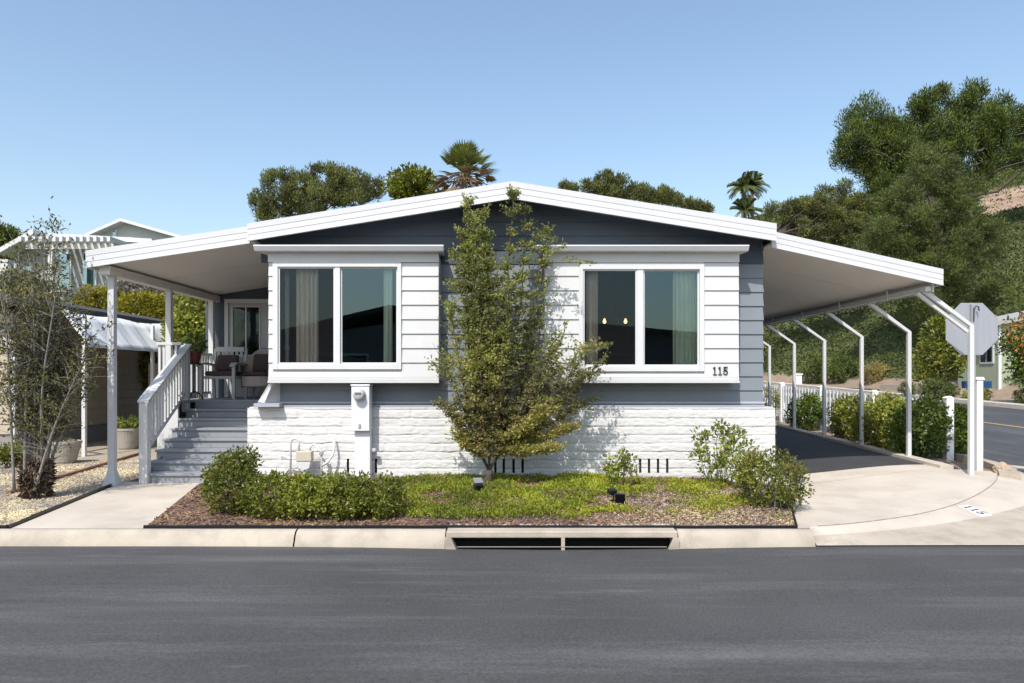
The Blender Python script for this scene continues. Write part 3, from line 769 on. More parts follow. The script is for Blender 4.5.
for bx in (b1, b2):
    mb = MB(); mb.lathe([(0.010, .06), (0.018, .035), (0.028, .015), (0.03, 0), (0.02, -.02), (0.0, -.03)], (bx, yl, zl), 12); mb.build('bulb', mat('warm_bulb', (1, .7, .4), .5, emit=(1.0, 0.62, 0.28, 2.2)), PL, smooth=True)
# ================================================================== porch
PO = thing('porch', 'covered entry porch with grey painted steps, white railing and sloping white roof', 'porch', (-4.7, 1.0, 0))
FLOOR = 1.135
hz0, hz1 = 3.262, 3.60                      # roof top at outer and inner edge
px0, px1 = -5.86, -3.605
mb = MB(); hex_slab(mb, px0 + .03, hz0, px1, hz1 + .01, 0.05, -0.27, 13.0)
PR = mb.build('porch_roof', M_roof, PO)
# ribbed ceiling panels
mb = MB(); n = 8
for i in range(n):
    a, b = -0.26 + i * 1.6, -0.26 + (i + 1) * 1.6 - 0.012
    hex_slab(mb, px0 + .05, hz0 - .052 - .10, px1, hz1 - .042 - .10, 0.04, a, b)
mb.build('ceiling_panel', M_soffit, PR)
mb = MB(); fascia(mb, px0, hz0 + .006, px1, hz1 + .006, -0.30, 0.238)
mb.build('fascia', M_roof, PR)
mb = MB(); mb.box(px0, px0 + .03, -0.268, 13, hz0 - .235, hz0 + .004); mb.build('gutter', M_roof, PR)
mb = MB(); mb.box(-5.73, -5.58, -0.20, 13, 2.955, 3.075); mb.build('roof_beam', M_soffit, PO)
for i, yy in enumerate((-0.03, 1.63, 3.27)):
    mb = MB()
    zb = 0.0 if i == 0 else FLOOR
    if i == 0:
        mb.hexa([(-5.74, yy - .09, zb), (-5.55, yy - .09, zb), (-5.55, yy + .09, zb), (-5.74, yy + .09, zb), (-5.69, yy - .045, zb + .22), (-5.60, yy - .045, zb + .22), (-5.60, yy + .045, zb + .22), (-5.69, yy + .045, zb + .22)])
    mb.box(-5.69, -5.60, yy - .045, yy + .045, zb + (.2201 if i == 0 else 0), 2.956)
    mb.build('porch_post', M_white, PO, bevel=0.006)
# deck, skirt and steps
NST, RISE, RUN, Y0 = 8, FLOOR / 8, 0.285, 0.16
ytop = Y0 + 7 * RUN
mb = MB()
for i in range(14):
    a = -5.86; y0 = ytop + i * 0.142
    if y0 > D_Y - .05: break
    mb.box(-5.84, -3.62, y0, min(y0 + .137, D_Y), FLOOR - .035, FLOOR)
mb.box(-5.84, -5.47, 1.56, ytop - .003, FLOOR - .035, FLOOR)
mb.build('deck', M_step, PO)
mb = MB(); mb.box(-5.82, -5.48, 1.58, 1.62, 0, FLOOR - .04).box(-5.82, -5.78, 1.62, D_Y, 0, FLOOR - .04); mb.build('deck_skirt', M_white, PO)
for i in range(NST):
    z1 = RISE * (i + 1); y = Y0 + i * RUN
    if i < NST - 1:
        mb = MB(); xl = -5.37 - .02 * i; mb.box(xl, -3.755, y + .012, y + .03, z1 - RISE, z1 - .034).box(xl - .01, -3.755, y - .018, y + RUN + .01, z1 - .034, z1)
    else:
        mb = MB(); mb.box(-5.46, -3.755, y + .012, y + .03, z1 - RISE, z1 - .036)
    mb.build('step', M_step, PO, bevel=0.004)
mb = MB(); mb.prismx([(Y0 + .02, 0), (ytop + .1, 0), (ytop + .1, FLOOR - .04), (ytop, FLOOR - .16), (Y0 + .02, 0.08)], -5.36, -5.33); mb.build('stringer', M_step, PO)
# stair railing
RA = MB(); xr = -5.27; xt = -5.55
ya, za, yb_, zb_ = Y0 - .02, 1.20, 2.02, 2.10
RA.hexa([(xr - .08, ya - .06, za - .04), (xr + .08, ya - .06, za - .04), (xt + .08, yb_ + .05, zb_ - .04), (xt - .08, yb_ + .05, zb_ - .04), (xr - .08, ya - .06, za), (xr + .08, ya - .06, za), (xt + .08, yb_ + .05, zb_), (xt - .08, yb_ + .05, zb_)])
sl_ = (zb_ - za) / (yb_ - ya)
RA.hexa([(xr - .02, ya, za - .78 ), (xr + .02, ya, za - .78), (xt + .02, yb_, zb_ - .86), (xt - .02, yb_, zb_ - .86), (xr - .02, ya, za - .70), (xr + .02, ya, za - .70), (xt + .02, yb_, zb_ - .78), (xt - .02, yb_, zb_ - .78)])
rail = RA.build('stair_rail', M_white, PO, bevel=0.006)
mb = MB(); mb.box(xr - .065, xr + .055, ya - .05, ya + .06, 0.0, za - .03); mb.build('newel_post', M_white, rail, bevel=0.005)
mb = MB(); mb.box(xt - .05, xt + .05, yb_ - .05, yb_ + .05, FLOOR - .2, zb_ - .04); mb.build('newel_post', M_white, rail, bevel=0.005)
nb = 13
for i in range(nb):
    y = ya + .16 + (yb_ - ya - .26) * i / (nb - 1); tt_ = (y - ya) / (yb_ - ya)
    z0_, z1_ = (za - .72) * (1 - tt_) + (zb_ - .80) * tt_, za * (1 - tt_) + zb_ * tt_ - .03
    xm = xr + (xt - xr) * tt_; mb = MB(); mb.box(xm - .02, xm + .02, y - .02, y + .02, z0_, z1_); mb.build('baluster', M_white, rail)
# landing railing: short return and the side run
mb = MB(); mb.box(-5.84, -5.43, 1.58, 1.68, 2.055, 2.10)
rr = mb.build('landing_rail', M_white, PO, bevel=0.004)
mb = MB(); mb.box(-5.80, -5.44, 1.61, 1.65, FLOOR + .10, FLOOR + .15); mb.build('bottom_rail', M_white, rr)
for i in range(3):
    x = -5.545 + i * .0 if False else -5.80 + i * .07
    if abs(x + 5.645) < .06: x = -5.53
    mb = MB(); mb.box(x - .018, x + .018, 1.612, 1.648, FLOOR, 2.055); mb.build('baluster', M_white, rr)
mb = MB(); mb.box(-5.69, -5.60, 1.70, 3.2, 1.93, 1.97).box(-5.665, -5.625, 1.70, 3.2, FLOOR + .08, FLOOR + .13)
rr = mb.build('side_rail', M_white, PO, bevel=0.004)
for i in range(13):
    y = 1.80 + i * .108
    mb = MB(); mb.box(-5.663, -5.627, y - .02, y + .02, FLOOR + .13, 1.93); mb.build('baluster', M_white, rr)
# ------------------------------------------------------------------ porch furniture
M_wick = mat('pale_wicker', (0.45, 0.41, 0.36), 0.7, var=0.2, vscale=60, bump=0.6, bscale=120)
M_cush = mat('dusty_rose_cushion', (0.085, 0.058, 0.055), 0.9, var=0.12, vscale=30, bump=0.2, bscale=200)
M_chw = mat('white_chair_paint', (0.45, 0.45, 0.43), 0.5, var=0.04)
def cushion(mb, x0, x1, y0, y1, z0, z1, r=.04):
    mb.box(x0, x1, y0, y1, z0, z1)
c1 = thing('armchair', 'white slatted wooden armchair with rose cushions beside the porch railing', 'armchair', (-5.22, 2.75, FLOOR))
def chair_slat(t, cx, cy):
    z = FLOOR
    for sx in (-1, 1):
        mb = MB(); mb.sqtube([(cx + sx * .29, cy - .26, z), (cx + sx * .29, cy - .26, z + .62)], .055); mb.build('leg', M_chw, t, bevel=.004)
        mb = MB(); mb.sqtube([(cx + sx * .29, cy + .30, z), (cx + sx * .29, cy + .26, z + .45), (cx + sx * .28, cy + .36, z + .92)], .05); mb.build('leg', M_chw, t, bevel=.004)
        mb = MB(); mb.grid([[(cx + sx * .29 - .05, yy, z + zz) for yy, zz in ((cy - .34, .60), (cy - .26, .645), (cy - .1, .655), (cy + .1, .64), (cy + .33, .63))], [(cx + sx * .29 + .05, yy, z + zz) for yy, zz in ((cy - .34, .60), (cy - .26, .645), (cy - .1, .655), (cy + .1, .64), (cy + .33, .63))]])
        o = mb.build('armrest', M_chw, t); s = o.modifiers.new('thick', 'SOLIDIFY'); s.thickness = .03
    mb = MB(); mb.box(cx - .265, cx + .265, cy - .25, cy + .27, z + .36, z + .41); mb.build('seat', M_chw, t, bevel=.005)
    mb = MB(); mb.hexa([(cx - .255, cy + .285, z + .86), (cx + .255, cy + .285, z + .86), (cx + .255, cy + .325, z + .86), (cx - .255, cy + .325, z + .86), (cx - .255, cy + .315, z + .95), (cx + .255, cy + .315, z + .95), (cx + .255, cy + .355, z + .95), (cx - .255, cy + .355, z + .95)])
    bk = mb.build('backrest', M_chw, t)
    for i in range(6):
        x = cx - .21 + i * .084
        mb = MB(); mb.hexa([(x - .025, cy + .25, z + .42), (x + .025, cy + .25, z + .42), (x + .025, cy + .27, z + .42), (x - .025, cy + .27, z + .42), (x - .025, cy + .295, z + .859), (x + .025, cy + .295, z + .859), (x + .025, cy + .315, z + .859), (x - .025, cy + .315, z + .859)]); mb.build('back_slat', M_chw, bk)
    mb = MB(); mb.box(cx - .25, cx + .25, cy - .23, cy + .22, z + .412, z + .50); mb.build('seat_cushion', M_cush, t, bevel=.035)
    mb = MB(); mb.hexa([(cx - .2, cy + .10, z + .502), (cx + .2, cy + .10, z + .502), (cx + .2, cy + .22, z + .502), (cx - .2, cy + .22, z + .502), (cx - .19, cy + .17, z + .80), (cx + .19, cy + .17, z + .80), (cx + .19, cy + .28, z + .80), (cx - .19, cy + .28, z + .80)]); mb.build('back_cushion', M_cush, t, bevel=.035)
chair_slat(c1, -5.20, 2.72)
c2 = thing('wicker_chair', 'rounded pale wicker armchair with rose cushion in front of the porch door', 'armchair', (-4.62, 2.85, FLOOR))
def chair_wicker(t, cx, cy):
    z = FLOOR; n = 18
    mb = MB(); rows = []
    for i in range(n + 1):
        a = R(-25 + 230 * i / n); h = .62 + .30 * max(0, math.sin(a)) ** 1.5
        o = []
        for r, zz in ((.33, .20), (.34, h - .03), (.36, h), (.33, h + .02), (.29, h - .02), (.28, .22)):
            o.append((cx + r * math.cos(a), cy + .9 * r * math.sin(a) , z + zz))
        rows.append(o)
    mb.grid(rows); mb.build('backrest', M_wick, t, smooth=True)
    mb = MB(); mb.lathe([(.30, .22), (.32, .24), (.32, .40), (.30, .41)], (cx, cy, z), 20); mb.build('seat', M_wick, t)
    for a in (45, 135, 225, 315):
        x, y = cx + .27 * math.cos(R(a)), cy + .27 * math.sin(R(a))
        mb = MB(); mb.tube([(x, y, z), (x, y, z + .25)], [.018, .024], 8); mb.build('leg', M_wick, t)
    mb = MB(); mb.lathe([(.0, .41), (.26, .415), (.285, .45), (.26, .49), (0, .50)], (cx, cy - .01, z), 18, cap=False); mb.build('seat_cushion', M_cush, t, smooth=True)
    mb = MB(); mb.hexa([(cx - .19, cy + .08, z + .502), (cx + .19, cy + .08, z + .502), (cx + .19, cy + .2, z + .502), (cx - .19, cy + .2, z + .502), (cx - .18, cy + .14, z + .82), (cx + .18, cy + .14, z + .82), (cx + .18, cy + .24, z + .82), (cx - .18, cy + .24, z + .82)]); mb.build('back_cushion', M_cush, t, bevel=.035)
chair_wicker(c2, -4.60, 2.90)
st = thing('plant_stand', 'slim dark metal plant stand with three feet near the porch railing', 'plant stand', (-5.53, 2.3, FLOOR))
xq, yq = -5.53, 2.28
mb = MB(); mb.tube([(xq, yq, FLOOR + .12), (xq, yq, FLOOR + .62)], .014, 8); mb.build('pole', M_black, st)
for a in (20, 140, 260):
    mb = MB(); mb.tube([(xq, yq, FLOOR + .16), (xq + .09 * math.cos(R(a)), yq + .09 * math.sin(R(a)), FLOOR + .10), (xq + .15 * math.cos(R(a)), yq + .15 * math.sin(R(a)), FLOOR + .012)], .011, 6); mb.build('foot', M_black, st)
mb = MB(); mb.lathe([(.0, .61), (.12, .612), (.12, .63), (0, .631)], (xq, yq, FLOOR), 16, cap=False); mb.build('tray', M_black, st)

# ================================================================== carport
CP = thing('carport', 'white metal carport roof on slim bent posts right of the home', 'carport', (5.0, 2.0, 0.1))
cz_in, cz_out, cx_in, cx_out = 3.545, 3.02, 3.605, 5.99
mb = MB(); hex_slab(mb, cx_in, cz_in + .012, cx_out - .03, cz_out + .006, 0.045, -0.17, 11.5)
CR = mb.build('carport_roof', M_roof, CP)
mb = MB()
for i in range(8):
    a, b = -0.16 + i * 1.45, -0.16 + (i + 1) * 1.45 - .012
    hex_slab(mb, cx_in, cz_in - .14, cx_out - .05, cz_out - .145, 0.03, a, b)
mb.build('ceiling_panel', M_soffit, CR)
mb = MB(); fascia(mb, cx_in, cz_in + .012, cx_out, cz_out + .008, -0.20, 0.226); mb.build('fascia', M_roof, CR)
mb = MB(); mb.box(cx_out - .03, cx_out, -0.168, 11.5, cz_out - .215, cz_out + .004); mb.build('gutter', M_roof, CR)
XP, XT = 6.50, 5.86
zs = lambda y: float(zg(XP, y))
mb = MB(); mb.box(XT - .06, XT + .02, -0.10, 11.4, 2.735, 2.80).box(XT + .03, XT + .045, -0.12, 11.4, 2.72, 2.86); mb.build('carport_beam', M_white, CP)
YP = [0.0 + 1.565 * i for i in range(8)]
for i, y in enumerate(YP):
    mb = MB(); zbend = 2.255 + (0.02 * y * 0.3)
    mb.sqtube([(XP, y, zs(y) - .02), (XP, y, zbend), (XT - .02, y, 2.745)], .062)
    po = mb.build('carport_post', M_white, CP, bevel=.006)
    if i == 0:
        mb = MB(); mb.sqtube([(XP - .015, y + .04, 2.17), (XT - .10, y + .04, 2.72)], .05); mb.build('brace', M_white, po, bevel=.005)
for i in range(6):
    y = .9 + i * 1.6
    mb = MB(); mb.box(XT - .075, XT - .062, y - .02, y + .02, 2.70, 2.86); mb.build('beam_strap', M_white, CP)

# ================================================================== utilities on the wall
EM = thing('electric_meter', 'tall grey electric meter cabinet with round glass meter against the white block wall', 'electric meter', (-2.09, -0.2, 0.0))
ym = -0.26
ex0, ex1 = xat(351.3, ym), xat(369.3, ym)
mb = MB(); mb.box(ex0, ex1, ym, -0.04, zat(431, ym), zat(386, ym)); cab = mb.build('cabinet', M_metalw, EM, bevel=.006)
mb = MB(); mb.box(ex0 - .008, ex1 + .008, ym - .012, -0.04, zat(386, ym) + .0005, zat(385, ym) + .01); mb.build('cabinet_lid', M_metalw, EM, bevel=.003)
mb = MB(); mb.box(ex0 + .03, ex1 - .004, ym + .07, -0.04, 0.04, zat(431, ym) - .001); mb.build('conduit_duct', M_metalw, EM, bevel=.006)
mc = ((ex0 + ex1) / 2 - .01, zat(394.5, ym))
mb = MB(); mb.lathe([(0.085, 0), (.085, .03), (.078, .035), (.076, .09), (.06, .105), (0, .108)], (0, 0, 0), 24, cap=False)
mb.v = [(mc[0] + v[0], ym - v[2], mc[1] + v[1]) for v in mb.v]; mt = mb.build('meter', mat('meter_glass', (0.48, 0.50, 0.48), 0.12, var=0.1, vscale=20), EM, smooth=True)
mb = MB(); mb.box(mc[0] - .045, mc[0] + .045, ym - .112, ym - .10, mc[1] + .0, mc[1] + .03); mb.build('dial', mat('meter_dial', (.15, .15, .15), .4), mt)
mb = MB(); mb.box(ex0 + .1, ex0 + .13, ym - .012, ym, zat(428, ym), zat(424, ym)); mb.build('latch', M_galv, EM)
mb = MB(); mb.lathe([(.04, 0), (.04, .05), (.02, .06), (0, .06)], (0, 0, 0), 12)
mb.v = [(ex1 + .02 + v[2], ym + .12 + v[0], .50 + v[1]) for v in mb.v]; mb.build('conduit_elbow', M_galv, EM, smooth=True)
GM = thing('gas_meter', 'white painted gas meter with looping pipes low on the block wall above the hedge', 'gas meter', (-2.95, -0.2, 0))
yg = -0.2
mb = MB(); a, b = xat(297, yg), xat(312.5, yg)
mb.box(a, b, yg - .06, yg + .07, zat(461, yg), zat(451, yg)); mb.build('meter_top', mat('cream_meter', (0.52, 0.47, 0.38), .5, var=.08), GM, bevel=.01)
mb = MB(); mb.prism([(a + .01, zat(461, yg)), (b - .01, zat(461, yg)), (b - .03, zat(468, yg)), ((a + b) / 2, zat(471, yg)), (a + .03, zat(468, yg))][::-1], yg - .05, yg + .06); mb.build('meter_body', M_white, GM, bevel=.01)
mb = MB(); x1 = xat(290.5, yg); x2 = xat(299, yg)
pts = [(x1, yg, .02), (x1, yg, zat(443, yg))] + [((x1 + x2) / 2 - (x2 - x1) / 2 * math.cos(R(q)), yg, zat(443, yg) + .06 * math.sin(R(q))) for q in range(30, 180, 30)] + [(x2, yg, zat(443, yg)), (x2, yg, zat(451, yg))]
mb.tube(pts, .016, 8); mb.build('inlet_pipe', M_white, GM, smooth=True)
mb = MB(); x3, x4, x5 = xat(314, yg), xat(321.5, yg), xat(332, yg)
mb.tube([(xat(310, yg), yg, zat(450, yg)), (xat(310, yg), yg, zat(447, yg)), (x3, yg, zat(444, yg)), (x4, yg, zat(452, yg)), (x4, yg, .03)], .016, 8)
mb.build('outlet_pipe', M_white, GM, smooth=True)
mb = MB(); mb.tube([(x4, yg, zat(466, yg)), (xat(328, yg), yg, zat(462, yg)), (x5, yg + .05, zat(455, yg)), (xat(333, yg), yg + .08, zat(447, yg)), (xat(331.5, yg), yg + .1, zat(437, yg))], .017, 8); mb.build('riser_pipe', M_white, GM, smooth=True)
mb = MB(); mb.tube([(xat(284, yg), yg, zat(456, yg)), (xat(287, yg), yg, zat(458, yg)), (x1, yg, zat(459, yg))], .022, 8); mb.box(xat(279, yg), xat(282, yg), yg - .02, yg + .02, zat(460, yg), zat(456, yg)); mb.build('valve', M_white, GM)
mb = MB(); mb.box(x4 - .025, x4 + .025, yg - .035, yg + .02, zat(455, yg), zat(451, yg)); mb.build('regulator', M_galv, GM, bevel=.005)

# landscape lamps
def glow_lamp(name, label, x, y, z, s, tilt, az):
    t = thing(name, label, 'garden light', (x, y, z))
    mb = MB(); mb.tube([(x, y, z - .06), (x, y, z + .10 * s)], .008, 6); mb.build('stake', M_black, t)
    return t
L1 = thing('garden_spotlight', 'small black solar spotlight on a stake beneath the tall slim tree', 'garden light', (-0.41, -1.45, 0.1))
q = (-0.41, -1.45, 0.20)
def rotbox(mb, c, sx, sy, sz, rx, rz):
    ca, sa, cb, sb = math.cos(rx), math.sin(rx), math.cos(rz), math.sin(rz)
    vs = []
    for x, y, z in ((-1, -1, -1), (1, -1, -1), (1, 1, -1), (-1, 1, -1), (-1, -1, 1), (1, -1, 1), (1, 1, 1), (-1, 1, 1)):
        x, y, z = x * sx / 2, y * sy / 2, z * sz / 2
        y, z = y * ca - z * sa, y * sa + z * ca
        x, y = x * cb - y * sb, x * sb + y * cb
        vs.append((c[0] + x, c[1] + y, c[2] + z))
    mb.hexa(vs)
mb = MB(); mb.tube([(q[0], q[1], 0.0), (q[0], q[1], q[2])], .009, 6); mb.build('stake', M_black, L1)
mb = MB(); rotbox(mb, (q[0], q[1] - .02, q[2] + .02), .09, .10, .075, R(25), R(20)); mb.build('lamp_head', M_black, L1, bevel=.01)
mb = MB(); rotbox(mb, (q[0], q[1] - .005, q[2] + .075), .11, .10, .018, R(30), R(20)); mb.build('solar_panel', mat('pale_panel', (0.2, 0.21, 0.23), .5), L1, bevel=.003)
L2 = thing('garden_spotlight', 'black solar spotlight with long tilted panel below the small rose bush', 'garden light', (1.25, -1.85, 0.05))
q = (xat(619, -1.9), -1.9, 0.14)
mb = MB(); mb.tube([(q[0] - .06, q[1] + .03, 0), (q[0] - .06, q[1] + .03, q[2] + .07)], .009, 6); mb.build('stake', M_black, L2)
mb = MB(); rotbox(mb, (q[0] + .015, q[1], q[2] - .02), .115, .02, .20, R(38), R(-14)); mb.build('solar_panel', mat('blue_black_panel', (.012, .014, .022), .6, spec=.15), L2, bevel=.004)
mb = MB(); rotbox(mb, (q[0] - .075, q[1] + .03, q[2] + .07), .10, .07, .06, R(15), R(30)); mb.build('lamp_head', M_black, L2, bevel=.01)

# ================================================================== fence beside the carport
M_fence = mat('fence_white', (0.78, 0.78, 0.78), .5, var=.05, vscale=4)
FE = thing('picket_fence', 'low white picket fence running back behind the carport hedge', 'fence', (7.0, 4, 0.1))
fa, fb = Vector((7.44, 2.04)), Vector((7.46, 16.9))
nsec = 6
for i in range(nsec + 1):
    p = fa + (fb - fa) * i / nsec; z = float(zg(p.x, p.y)); w = .062
    mb = MB(); mb.box(p.x - w, p.x + w, p.y - w, p.y + w, z - .1, z + .97)
    mb.hexa([(p.x - w - .01, p.y - w - .01, z + .972), (p.x + w + .01, p.y - w - .01, z + .972), (p.x + w + .01, p.y + w + .01, z + .972), (p.x - w - .01, p.y + w + .01, z + .972), (p.x - .03, p.y - .03, z + 1.01), (p.x + .03, p.y - .03, z + 1.01), (p.x + .03, p.y + .03, z + 1.01), (p.x - .03, p.y + .03, z + 1.01)])
    mb.build('fence_post', M_fence, FE, bevel=.005)
    if i == nsec: break
    p2 = fa + (fb - fa) * (i + 1) / nsec; dv = (p2 - p).normalized(); z2 = float(zg(p2.x, p2.y)); L = (p2 - p).length
    def fp(s, o, h):
        c = p + dv * s; n_ = Vector((-dv.y, dv.x)) * o; return (c.x + n_.x, c.y + n_.y, z + (z2 - z) * s / L + h)
    mb = MB()
    for h in (.14, .66, .84):
        mb.hexa([fp(w, -.02, h), fp(L - w, -.02, h), fp(L - w, .02, h), fp(w, .02, h), fp(w, -.02, h + .08), fp(L - w, -.02, h + .08), fp(L - w, .02, h + .08), fp(w, .02, h + .08)])
    pn = mb.build('fence_rail', M_fence, FE)
    npk = 13
    for j in range(npk):
        s = w + (L - 2 * w) * (j + .5) / npk; k = .035
        mb = MB(); mb.hexa([fp(s - k, .022, .06), fp(s + k, .022, .06), fp(s + k, .040, .06), fp(s - k, .040, .06), fp(s - k, .022, .90), fp(s + k, .022, .90), fp(s + k, .040, .90), fp(s - k, .040, .90)])
        mb.build('picket', M_fence, pn)

# stop sign seen from behind, and the white post with a small blue board
SS = thing('stop_sign', 'bare grey metal back of an octagonal road sign standing behind the front carport post', 'road sign', (6.70, 0.32, 0.15))
xs_, ys_, zs_ = 6.74, 0.32, 2.235
mb = MB(); r8 = .381 / math.cos(R(22.5)) * 1.0
mb.prism([(xs_ + r8 * math.cos(R(22.5 + 45 * i)), zs_ + r8 * math.sin(R(22.5 + 45 * i))) for i in range(8)], ys_ + .03, ys_ + .036); mb.build('sign_plate', M_galv, SS)
mb = MB(); mb.prism([(xs_ + r8 * .99 * math.cos(R(22.5 + 45 * i)), zs_ + r8 * .99 * math.sin(R(22.5 + 45 * i))) for i in range(8)], ys_ + .0365, ys_ + .038); mb.build('sign_face', mat('red_sign_face', (.45, .02, .03), .4), SS)
mb = MB(); mb.box(xs_ - .03, xs_ + .03, ys_ - .015, ys_ + .028, 0.05, zs_ + .36); mb.build('sign_pole', M_galv, SS, bevel=.004)
mb = MB(); zt_ = zs_ + .33; mb.tube([(xs_ - .005, ys_ - .022, zt_ - .22), (xs_ - .005, ys_ - .03, zt_ - .03), (xs_ + .02, ys_ - .034, zt_), (xs_ + .055, ys_ - .034, zt_ - .01), (xs_ + .065, ys_ - .034, zt_ - .07)], .010, 6); mb.build('hook', mat('dark_steel', (.06, .065, .075), .5), SS)
WP = thing('marker_post', 'square white timber post with flat cap and small blue board at the street corner', 'post', (6.89, 0.42, .15))
xw, yw = xat(978, 0.42), 0.42
mb = MB(); mb.box(xw - .047, xw + .047, yw - .047, yw + .047, .05, 1.49); mb.build('post_shaft', M_fence, WP, bevel=.004)
mb = MB(); mb.hexa([(xw - .065, yw - .065, 1.491), (xw + .065, yw - .065, 1.491), (xw + .065, yw + .065, 1.491), (xw - .065, yw + .065, 1.491), (xw - .05, yw - .05, 1.53), (xw + .05, yw - .05, 1.53), (xw + .05, yw + .05, 1.53), (xw - .05, yw + .05, 1.53)]); mb.build('post_cap', M_fence, WP, bevel=.003)
mb = MB(); mb.box(xw - .20, xw + .24, yw + .05, yw + .07, 1.365, 1.47); mb.build('blue_board', mat('blue_sign_paint', (.012, .055, .16), .4, var=.05), WP, bevel=.003)
def rock(name, label, x, y, z, r, m, seed, group=None):
    bm = bmesh.new(); bmesh.ops.create_icosphere(bm, subdivisions=3, radius=1)
    for v in bm.verts:
        n = 1 + .35 * mnoise.fractal(v.co * 1.4 + Vector((seed, 0, 0)), .7, 2, 3)
        v.co = Vector((v.co.x * r[0] * n + x, v.co.y * r[1] * n + y, v.co.z * r[2] * n + z))
    me = bpy.data.meshes.new(name); bm.to_mesh(me); bm.free(); me.materials.append(m)
    o = bpy.data.objects.new(name, me); COL.objects.link(o); tag(o, label, 'rock', group); return o
M_rock = mat('tan_rock', (.38, .29, .21), .9, var=.2, vscale=8, bump=.5, bscale=20)
rock('rock', 'pale tan rock at the foot of the front carport post', 7.05, .14, .2, (.13, .1, .09), M_rock, 1)
rock('rock', 'small flat grey rock at the outer end of the curved kerb by the posts', 7.25, .3, .16, (.13, .09, .05), mat('grey_rock', (.2, .17, .15), .9, var=.2, vscale=8), 5)

# ================================================================== neighbours
M_tan = mat('tan_siding', (0.42, 0.35, 0.27), .7, var=.06, vscale=3)
M_valance = mat('white_canvas', (0.74, 0.73, 0.70), .8, var=.04)
M_grey = mat('grey_green_siding', (0.27, 0.29, 0.29), .7, var=.05)
M_shingle = mat('dark_roofing', (0.055, 0.055, 0.06), .8, var=.2, vscale=6)
NB = thing('neighbour_home', 'tan sided single storey home in the shade behind the bare shrub on the left', 'house', (-11.5, 8, 0))
mb = MB()
zf = lambda k: 0.4 + k * .2
for k in range(12):
    mb.hexa([(-15, 4.0 - .02, zf(k)), (-9.9 + .02, 4.0 - .02, zf(k)), (-9.9 + .02, 20, zf(k)), (-15, 20, zf(k)), (-15, 4.0, zf(k + 1) - .002), (-9.9, 4.0, zf(k + 1) - .002), (-9.9, 20, zf(k + 1) - .002), (-15, 20, zf(k + 1) - .002)])
mb.build('wall', M_tan, NB)
mb = MB(); mb.box(-15, -9.93, 4.02, 20, -.1, .4); mb.build('base', mat('grey_base', (.25, .24, .23), .8), NB)
mb = MB(); hex_slab(mb, -15.2, 3.6, -12.5, 3.6, .15, 3.4, 20.5); hex_slab(mb, -12.5, 3.6, -8.62, 2.90, .12, 3.4, 20.5)
rf = mb.build('roof', M_shingle, NB)
# sagging canvas valance along the awning
rows = []
for i in range(61):
    y = 3.45 + (9.0 - 3.45) * i / 60; s = .5 * abs(math.sin(math.pi * (y - 3.45) / 1.85))
    rows.append([(-8.58 + .52 * q_ + .02 * math.sin(y * 9 + q_ * 2) + .012 * math.sin(y * 23), y, 2.82 - .72 * q_ - (.10 * (1 - q_)) * s - .03 * math.sin(q_ * 3.14)) for q_ in (0, .2, .4, .6, .8, 1)])
o = MB().grid(rows).build('canvas_valance', M_valance, NB, smooth=True); s = o.modifiers.new('thick', 'SOLIDIFY'); s.thickness = .012
for y in (2.55, 3.7, 6.3, 9.0):
    x = -8.85 if y < 3 else -8.3
    mb = MB(); mb.sqtube([(x, y, -.05), (x, y, 2.05), (x - (.55 if y < 3 else .3), y, 2.45)] if y < 3 else [(x, y, float(zg(x, y)) - .05), (x, y, 2.72)], .07); mb.build('awning_post', M_white, NB, bevel=.005)
mb = MB(); mb.box(-9.55, -9.45, 2.4, 3.42, 2.40, 2.5); mb.build('awning_arm', M_white, NB)
# separate small tan shed farther along
SH = thing('garden_shed', 'small sunlit tan shed wall beyond the white canvas awning', 'shed', (-8.5, 12, 0))
mb = MB()
x0_, x1_, y_ = xat(148.5, 7.5), xat(168, 7.5), 7.5
zb0 = float(zg(-8, 7.5))
for k in range(11):
    mb.hexa([(x0_, y_ - .02, zb0 + k * .17), (x1_, y_ - .02, zb0 + k * .17), (x1_, y_ + 1.2, zb0 + k * .17), (x0_, y_ + 1.2, zb0 + k * .17), (x0_, y_, zb0 + (k + 1) * .17 - .003), (x1_, y_, zb0 + (k + 1) * .17 - .003), (x1_, y_ + 1.2, zb0 + (k + 1) * .17 - .003), (x0_, y_ + 1.2, zb0 + (k + 1) * .17 - .003)])
mb.build('wall', M_tan, SH); mb = MB(); hex_slab(mb, x0_ - .1, zb0 + 1.98, x1_ + .1, zb0 + 1.90, .06, y_ - .1, y_ + 1.3); mb.build('roof', M_shingle, SH)

# hillside house upper left (about 45 m away)
M_blglass = glassmat('far_window_glass', .30, (.25, .3, .32), (.6, .8, .9))
def far(px, py, Y): return at(px, py, Y)
HY = 33.0
HH = thing('hillside_house', 'grey hillside house with wide glass front and white pergola above the left bank', 'house', (-27, 36, 6))
def fx(px, Y=HY): return xat(px, Y)
def fz(py, Y=HY): return zat(py, Y)
mb = MB(); mb.prism([(fx(12), fz(300)), (fx(135), fz(300)), (fx(135), fz(245)), (fx(43), fz(240)), (fx(12), fz(255))], HY + .4, HY + 7); mb.build('wall', M_grey, HH)
mb = MB(); hex_slab(mb, fx(7), fz(252), fx(43), fz(232), .30, HY - .9, HY + 7.5); hex_slab(mb, fx(43), fz(232), fx(150), fz(238), .28, HY + .2, HY + 7.5)
mb.build('roof', M_white, HH)
for a, b in ((51, 66.5), (81, 92)):
    mb = MB(); mb.box(fx(a) - .08, fx(b) + .08, HY + .30, HY + .41, fz(291), fz(251)); fr = mb.build('window', M_white, HH)
    mb = MB(); mb.box(fx(a), fx(b), HY + .27, HY + .299, fz(289), fz(253)); mb.build('pane', M_blglass, fr)
